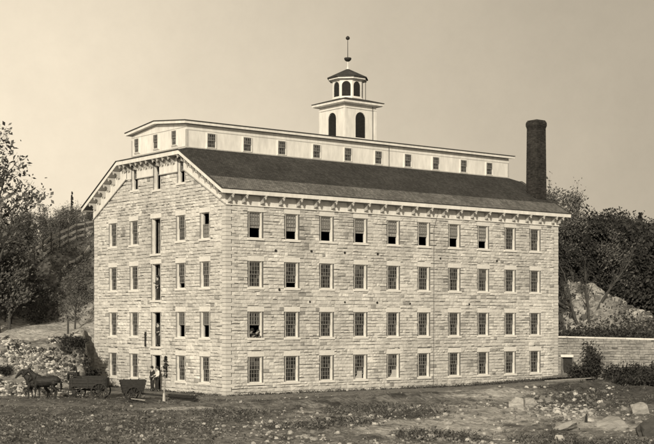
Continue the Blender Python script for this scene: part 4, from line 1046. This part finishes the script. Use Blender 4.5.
def wheel_mesh(rad, parent, loc, ns=12):
    m = MB(); n = 28; w = .06
    for k in range(n):
        a0, a1 = 2 * math.pi * k / n, 2 * math.pi * (k + 1) / n
        def p(a, r_, y): return (r_ * math.cos(a), y, r_ * math.sin(a))
        for (ra, rb, ya, yb) in ((rad, rad, -w / 2, w / 2), (rad - .08, rad - .08, -w / 2, w / 2), (rad - .08, rad, -w / 2, -w / 2), (rad - .08, rad, w / 2, w / 2)):
            m.poly([p(a0, ra, ya), p(a0, rb, yb), p(a1, rb, yb), p(a1, ra, ya)])
    o = m.build('wheel', M['darkwood'], parent, loc, fix=False)
    m = MB()
    for k in range(ns): a = 2 * math.pi * k / ns; m.beam((.05 * math.cos(a), 0, .05 * math.sin(a)), ((rad - .06) * math.cos(a), 0, (rad - .06) * math.sin(a)), .035, .045, up=(0, 1, 0))
    m.build('spokes', M['darkwood'], o); m = MB(); m.tube([(0, -.13, 0), (0, .13, 0)], [.09, .09], 10); m.build('hub', M['darkwood'], o); return o
wp = wd(89.5, d0 + .6); wg = empty('farm_wagon', (wp[0], wp[1], H(*wp)), HEAD); tag(wg, 'dark farm wagon with low plank sides and spoked wheels behind the two horses', 'wagon')
for xx, rd in ((.80, .46), (-.72, .54)):
    for s in (.66, -.66): wheel_mesh(rd, wg, (xx, s, rd))
m = MB(); m.box((-1.15, -.5, .72), (1.2, .5, .80)); m.build('bed', M['darkwood'], wg)
m = MB()
for s in (-.5, .46):
    for k in range(3): m.box((-1.1, s, .82 + k * .19), (1.15, s + .04, .99 + k * .19))
    for xx in (-1.0, 0, 1.0): m.box((xx, s - .03 if s < 0 else s + .04, .70), (xx + .07, s if s < 0 else s + .07, 1.42))
    m.box((-1.12, s - .01, 1.42), (1.17, s + .05, 1.47))
m.build('side_boards', M['darkwood'], wg)
m = MB(); m.box((1.16, -.5, .80), (1.20, .5, 1.30)); m.build('end_board', M['darkwood'], wg)
m = MB(); m.box((-1.16, -.5, .80), (-1.12, .5, 1.38)); m.build('end_board', M['darkwood'], wg)
m = MB(); m.box((.72, -.55, 1.44), (1.08, .55, 1.50)); m.box((.72, -.5, 1.50), (.76, .5, 1.72)); m.build('seat', M['darkwood'], wg)
m = MB(); m.beam((.8, -.66, .46), (.8, .66, .46), .09, .09); m.beam((-.72, -.66, .54), (-.72, .66, .54), .09, .09); m.beam((-.9, 0, .6), (1.1, 0, .6), .1, .1); m.build('axle', M['darkwood'], wg)
m = MB(); m.beam((.9, .4, .58), (3.6, .5, .95), .07, .08); m.build('tongue', M['darkwood'], wg)
bx = MB(); bx.box((-.95, -.4, .805), (-.3, .4, 1.22)); bx.box((-.97, -.42, 1.22), (-.28, .42, 1.26)); o = bx.build('wooden_crate', M['darkwood'], None, (wp[0], wp[1], H(*wp)), HEAD); tag(o, 'dark wooden crate standing in the back of the farm wagon', 'crate')
sit = dict(pel=(0, .05, .10), spi=(0, .02, .30), che=(0, -.02, .50), nec=(0, -.04, .66), hed=(0, -.07, .77), top=(0, -.06, .86), nos=(0, -.17, .765), shL=(.18, -.02, .60), elL=(.24, -.08, .34), wrL=(.10, -.32, .30), shR=(-.18, -.02, .60), elR=(-.24, -.08, .34), wrR=(-.10, -.32, .30),
           hiL=(.10, .0, .08), hiR=(-.10, .0, .08), knL=(.13, -.42, .12), knR=(-.13, -.42, .12), anL=(.13, -.46, -.32), anR=(-.13, -.46, -.32), toL=(.14, -.62, -.36), toR=(-.14, -.62, -.36))
dx_, dy_ = math.cos(HEAD), math.sin(HEAD)
person('driver in dark coat and hat on the wagon seat behind the two horses', (wp[0] + dx_ * .92, wp[1] + dy_ * .92, H(*wp) + 1.53), HEAD + R(90), sit)
# dump cart by the door
cp = wd(132, 80.8); ct = empty('dump_cart', (cp[0], cp[1], H(*cp)), HEAD + .25); tag(ct, 'dark high sided two wheeled dump cart standing between the wagon and the ground door', 'cart')
for s in (.66, -.66): wheel_mesh(.48, ct, (-.02, s, .48), 10)
m = MB()
for k in range(5):
    z = .52 + k * .165; f = .04 * k
    m.box((-.68 - f, -.52, z), (.58 + f, -.48, z + .155)); m.box((-.68 - f, .48, z), (.58 + f, .52, z + .155)); m.box((-.68 - f, -.478, z), (-.64 - f, .478, z + .155)); m.box((.54 + f, -.478, z), (.58 + f, .478, z + .155))
m.box((-.66, -.478, .50), (.56, .478, .55))
for xx in (-.5, 0, .42): m.box((xx, -.56, .48), (xx + .07, -.522, 1.38))
m.build('box', M['darkwood'], ct)
m = MB(); m.beam((0, -.66, .48), (0, .66, .48), .08, .08); m.build('axle', M['darkwood'], ct)
m = MB()
for s in (.36, -.36): m.beam((-.6, s, .46), (-2.1, s, .30), .08, .09)
m.build('shaft', M['darkwood'], ct)
m = MB(); m.beam((.1, -.6, .2), (1.0, -.85, .12), .2, .05); o = m.build('plank', M['greywood'], None, (cp[0], cp[1], H(*cp)), HEAD + 3.1); tag(o, 'short pale board lying on the ground beside the dump cart', 'board')
# ================================================================== LIGHT, SKY, CAMERA
SUN_TRAVEL = Vector((0.74, 0.67, 0)).normalized(); EL = R(21)
sl = bpy.data.lights.new('sun', 'SUN'); sl.energy = 3.3; sl.angle = R(1.2); sl.color = (1, .895, .715)
so_ = bpy.data.objects.new('sun', sl); COL.objects.link(so_)
dirv = Vector((SUN_TRAVEL.x * math.cos(EL), SUN_TRAVEL.y * math.cos(EL), -math.sin(EL))); so_.rotation_euler = dirv.to_track_quat('-Z', 'Y').to_euler()
W = bpy.data.worlds.new('World'); SC.world = W; W.use_nodes = True
nt = W.node_tree; nd = nt.nodes; lk = nt.links; nd.clear()
out = nd.new('ShaderNodeOutputWorld'); bg = nd.new('ShaderNodeBackground'); lk.new(bg.outputs[0], out.inputs[0])
sky = nd.new('ShaderNodeTexSky'); sky.sky_type = 'NISHITA'; sky.sun_disc = False; sky.sun_elevation = EL
sp = -SUN_TRAVEL; sky.sun_rotation = math.atan2(sp.x, sp.y); sky.dust_density = 3.0; sky.air_density = 1.0
bw = nd.new('ShaderNodeRGBToBW'); lk.new(sky.outputs[0], bw.inputs[0])
# thin even overcast veil (monochrome plate), brighter towards the left of the view
veil = nd.new('ShaderNodeMix'); veil.data_type = 'FLOAT'; veil.inputs[0].default_value = .82; lk.new(bw.outputs[0], veil.inputs[2]); veil.inputs[3].default_value = 5.6
tc = nd.new('ShaderNodeTexCoord'); dt = nd.new('ShaderNodeVectorMath'); dt.operation = 'DOT_PRODUCT'; lk.new(tc.outputs['Generated'], dt.inputs[0])
lft = Vector((-RT[0], -RT[1], -0.6)).normalized(); dt.inputs[1].default_value = lft
mr_ = nd.new('ShaderNodeMapRange'); mr_.interpolation_type = 'SMOOTHSTEP'; mr_.inputs[1].default_value = -.36; mr_.inputs[2].default_value = .24; mr_.inputs[3].default_value = .58; mr_.inputs[4].default_value = 1.24; lk.new(dt.outputs['Value'], mr_.inputs[0])
ns = nd.new('ShaderNodeTexNoise'); ns.inputs['Scale'].default_value = 7.0; ns.inputs['Detail'].default_value = 12; ns.inputs['Roughness'].default_value = .75; lk.new(tc.outputs['Generated'], ns.inputs['Vector'])
nr = nd.new('ShaderNodeMapRange'); nr.inputs[1].default_value = .3; nr.inputs[2].default_value = .7; nr.inputs[3].default_value = .93; nr.inputs[4].default_value = 1.07; lk.new(ns.outputs[0], nr.inputs[0])
m1 = nd.new('ShaderNodeMath'); m1.operation = 'MULTIPLY'; lk.new(veil.outputs[0], m1.inputs[0]); lk.new(mr_.outputs[0], m1.inputs[1])
m2 = nd.new('ShaderNodeMath'); m2.operation = 'MULTIPLY'; lk.new(m1.outputs[0], m2.inputs[0]); lk.new(nr.outputs[0], m2.inputs[1])
sc = nd.new('ShaderNodeVectorMath'); sc.operation = 'SCALE'; sc.inputs[0].default_value = (1.0, .868, .665); lk.new(m2.outputs[0], sc.inputs['Scale'])
lk.new(sc.outputs[0], bg.inputs[0]); bg.inputs[1].default_value = .125
cam = bpy.data.cameras.new('camera'); co = bpy.data.objects.new('camera', cam); COL.objects.link(co); SC.camera = co
co.location = CAM; co.rotation_euler = (R(90), 0, math.atan2(FW[1], FW[0]) - R(90))
cam.sensor_width = 36; cam.lens = 36 * F / 654; cam.shift_y = (HY - 222) / 654; cam.clip_start = .5; cam.clip_end = 5000
SC.view_settings.view_transform = 'Standard'; SC.view_settings.look = 'None'; SC.view_settings.gamma = 1; SC.view_settings.use_curve_mapping = False; SC.view_settings.exposure = 0.25
SC.render.engine = 'CYCLES'; SC.render.resolution_x = 1024; SC.render.resolution_y = 695
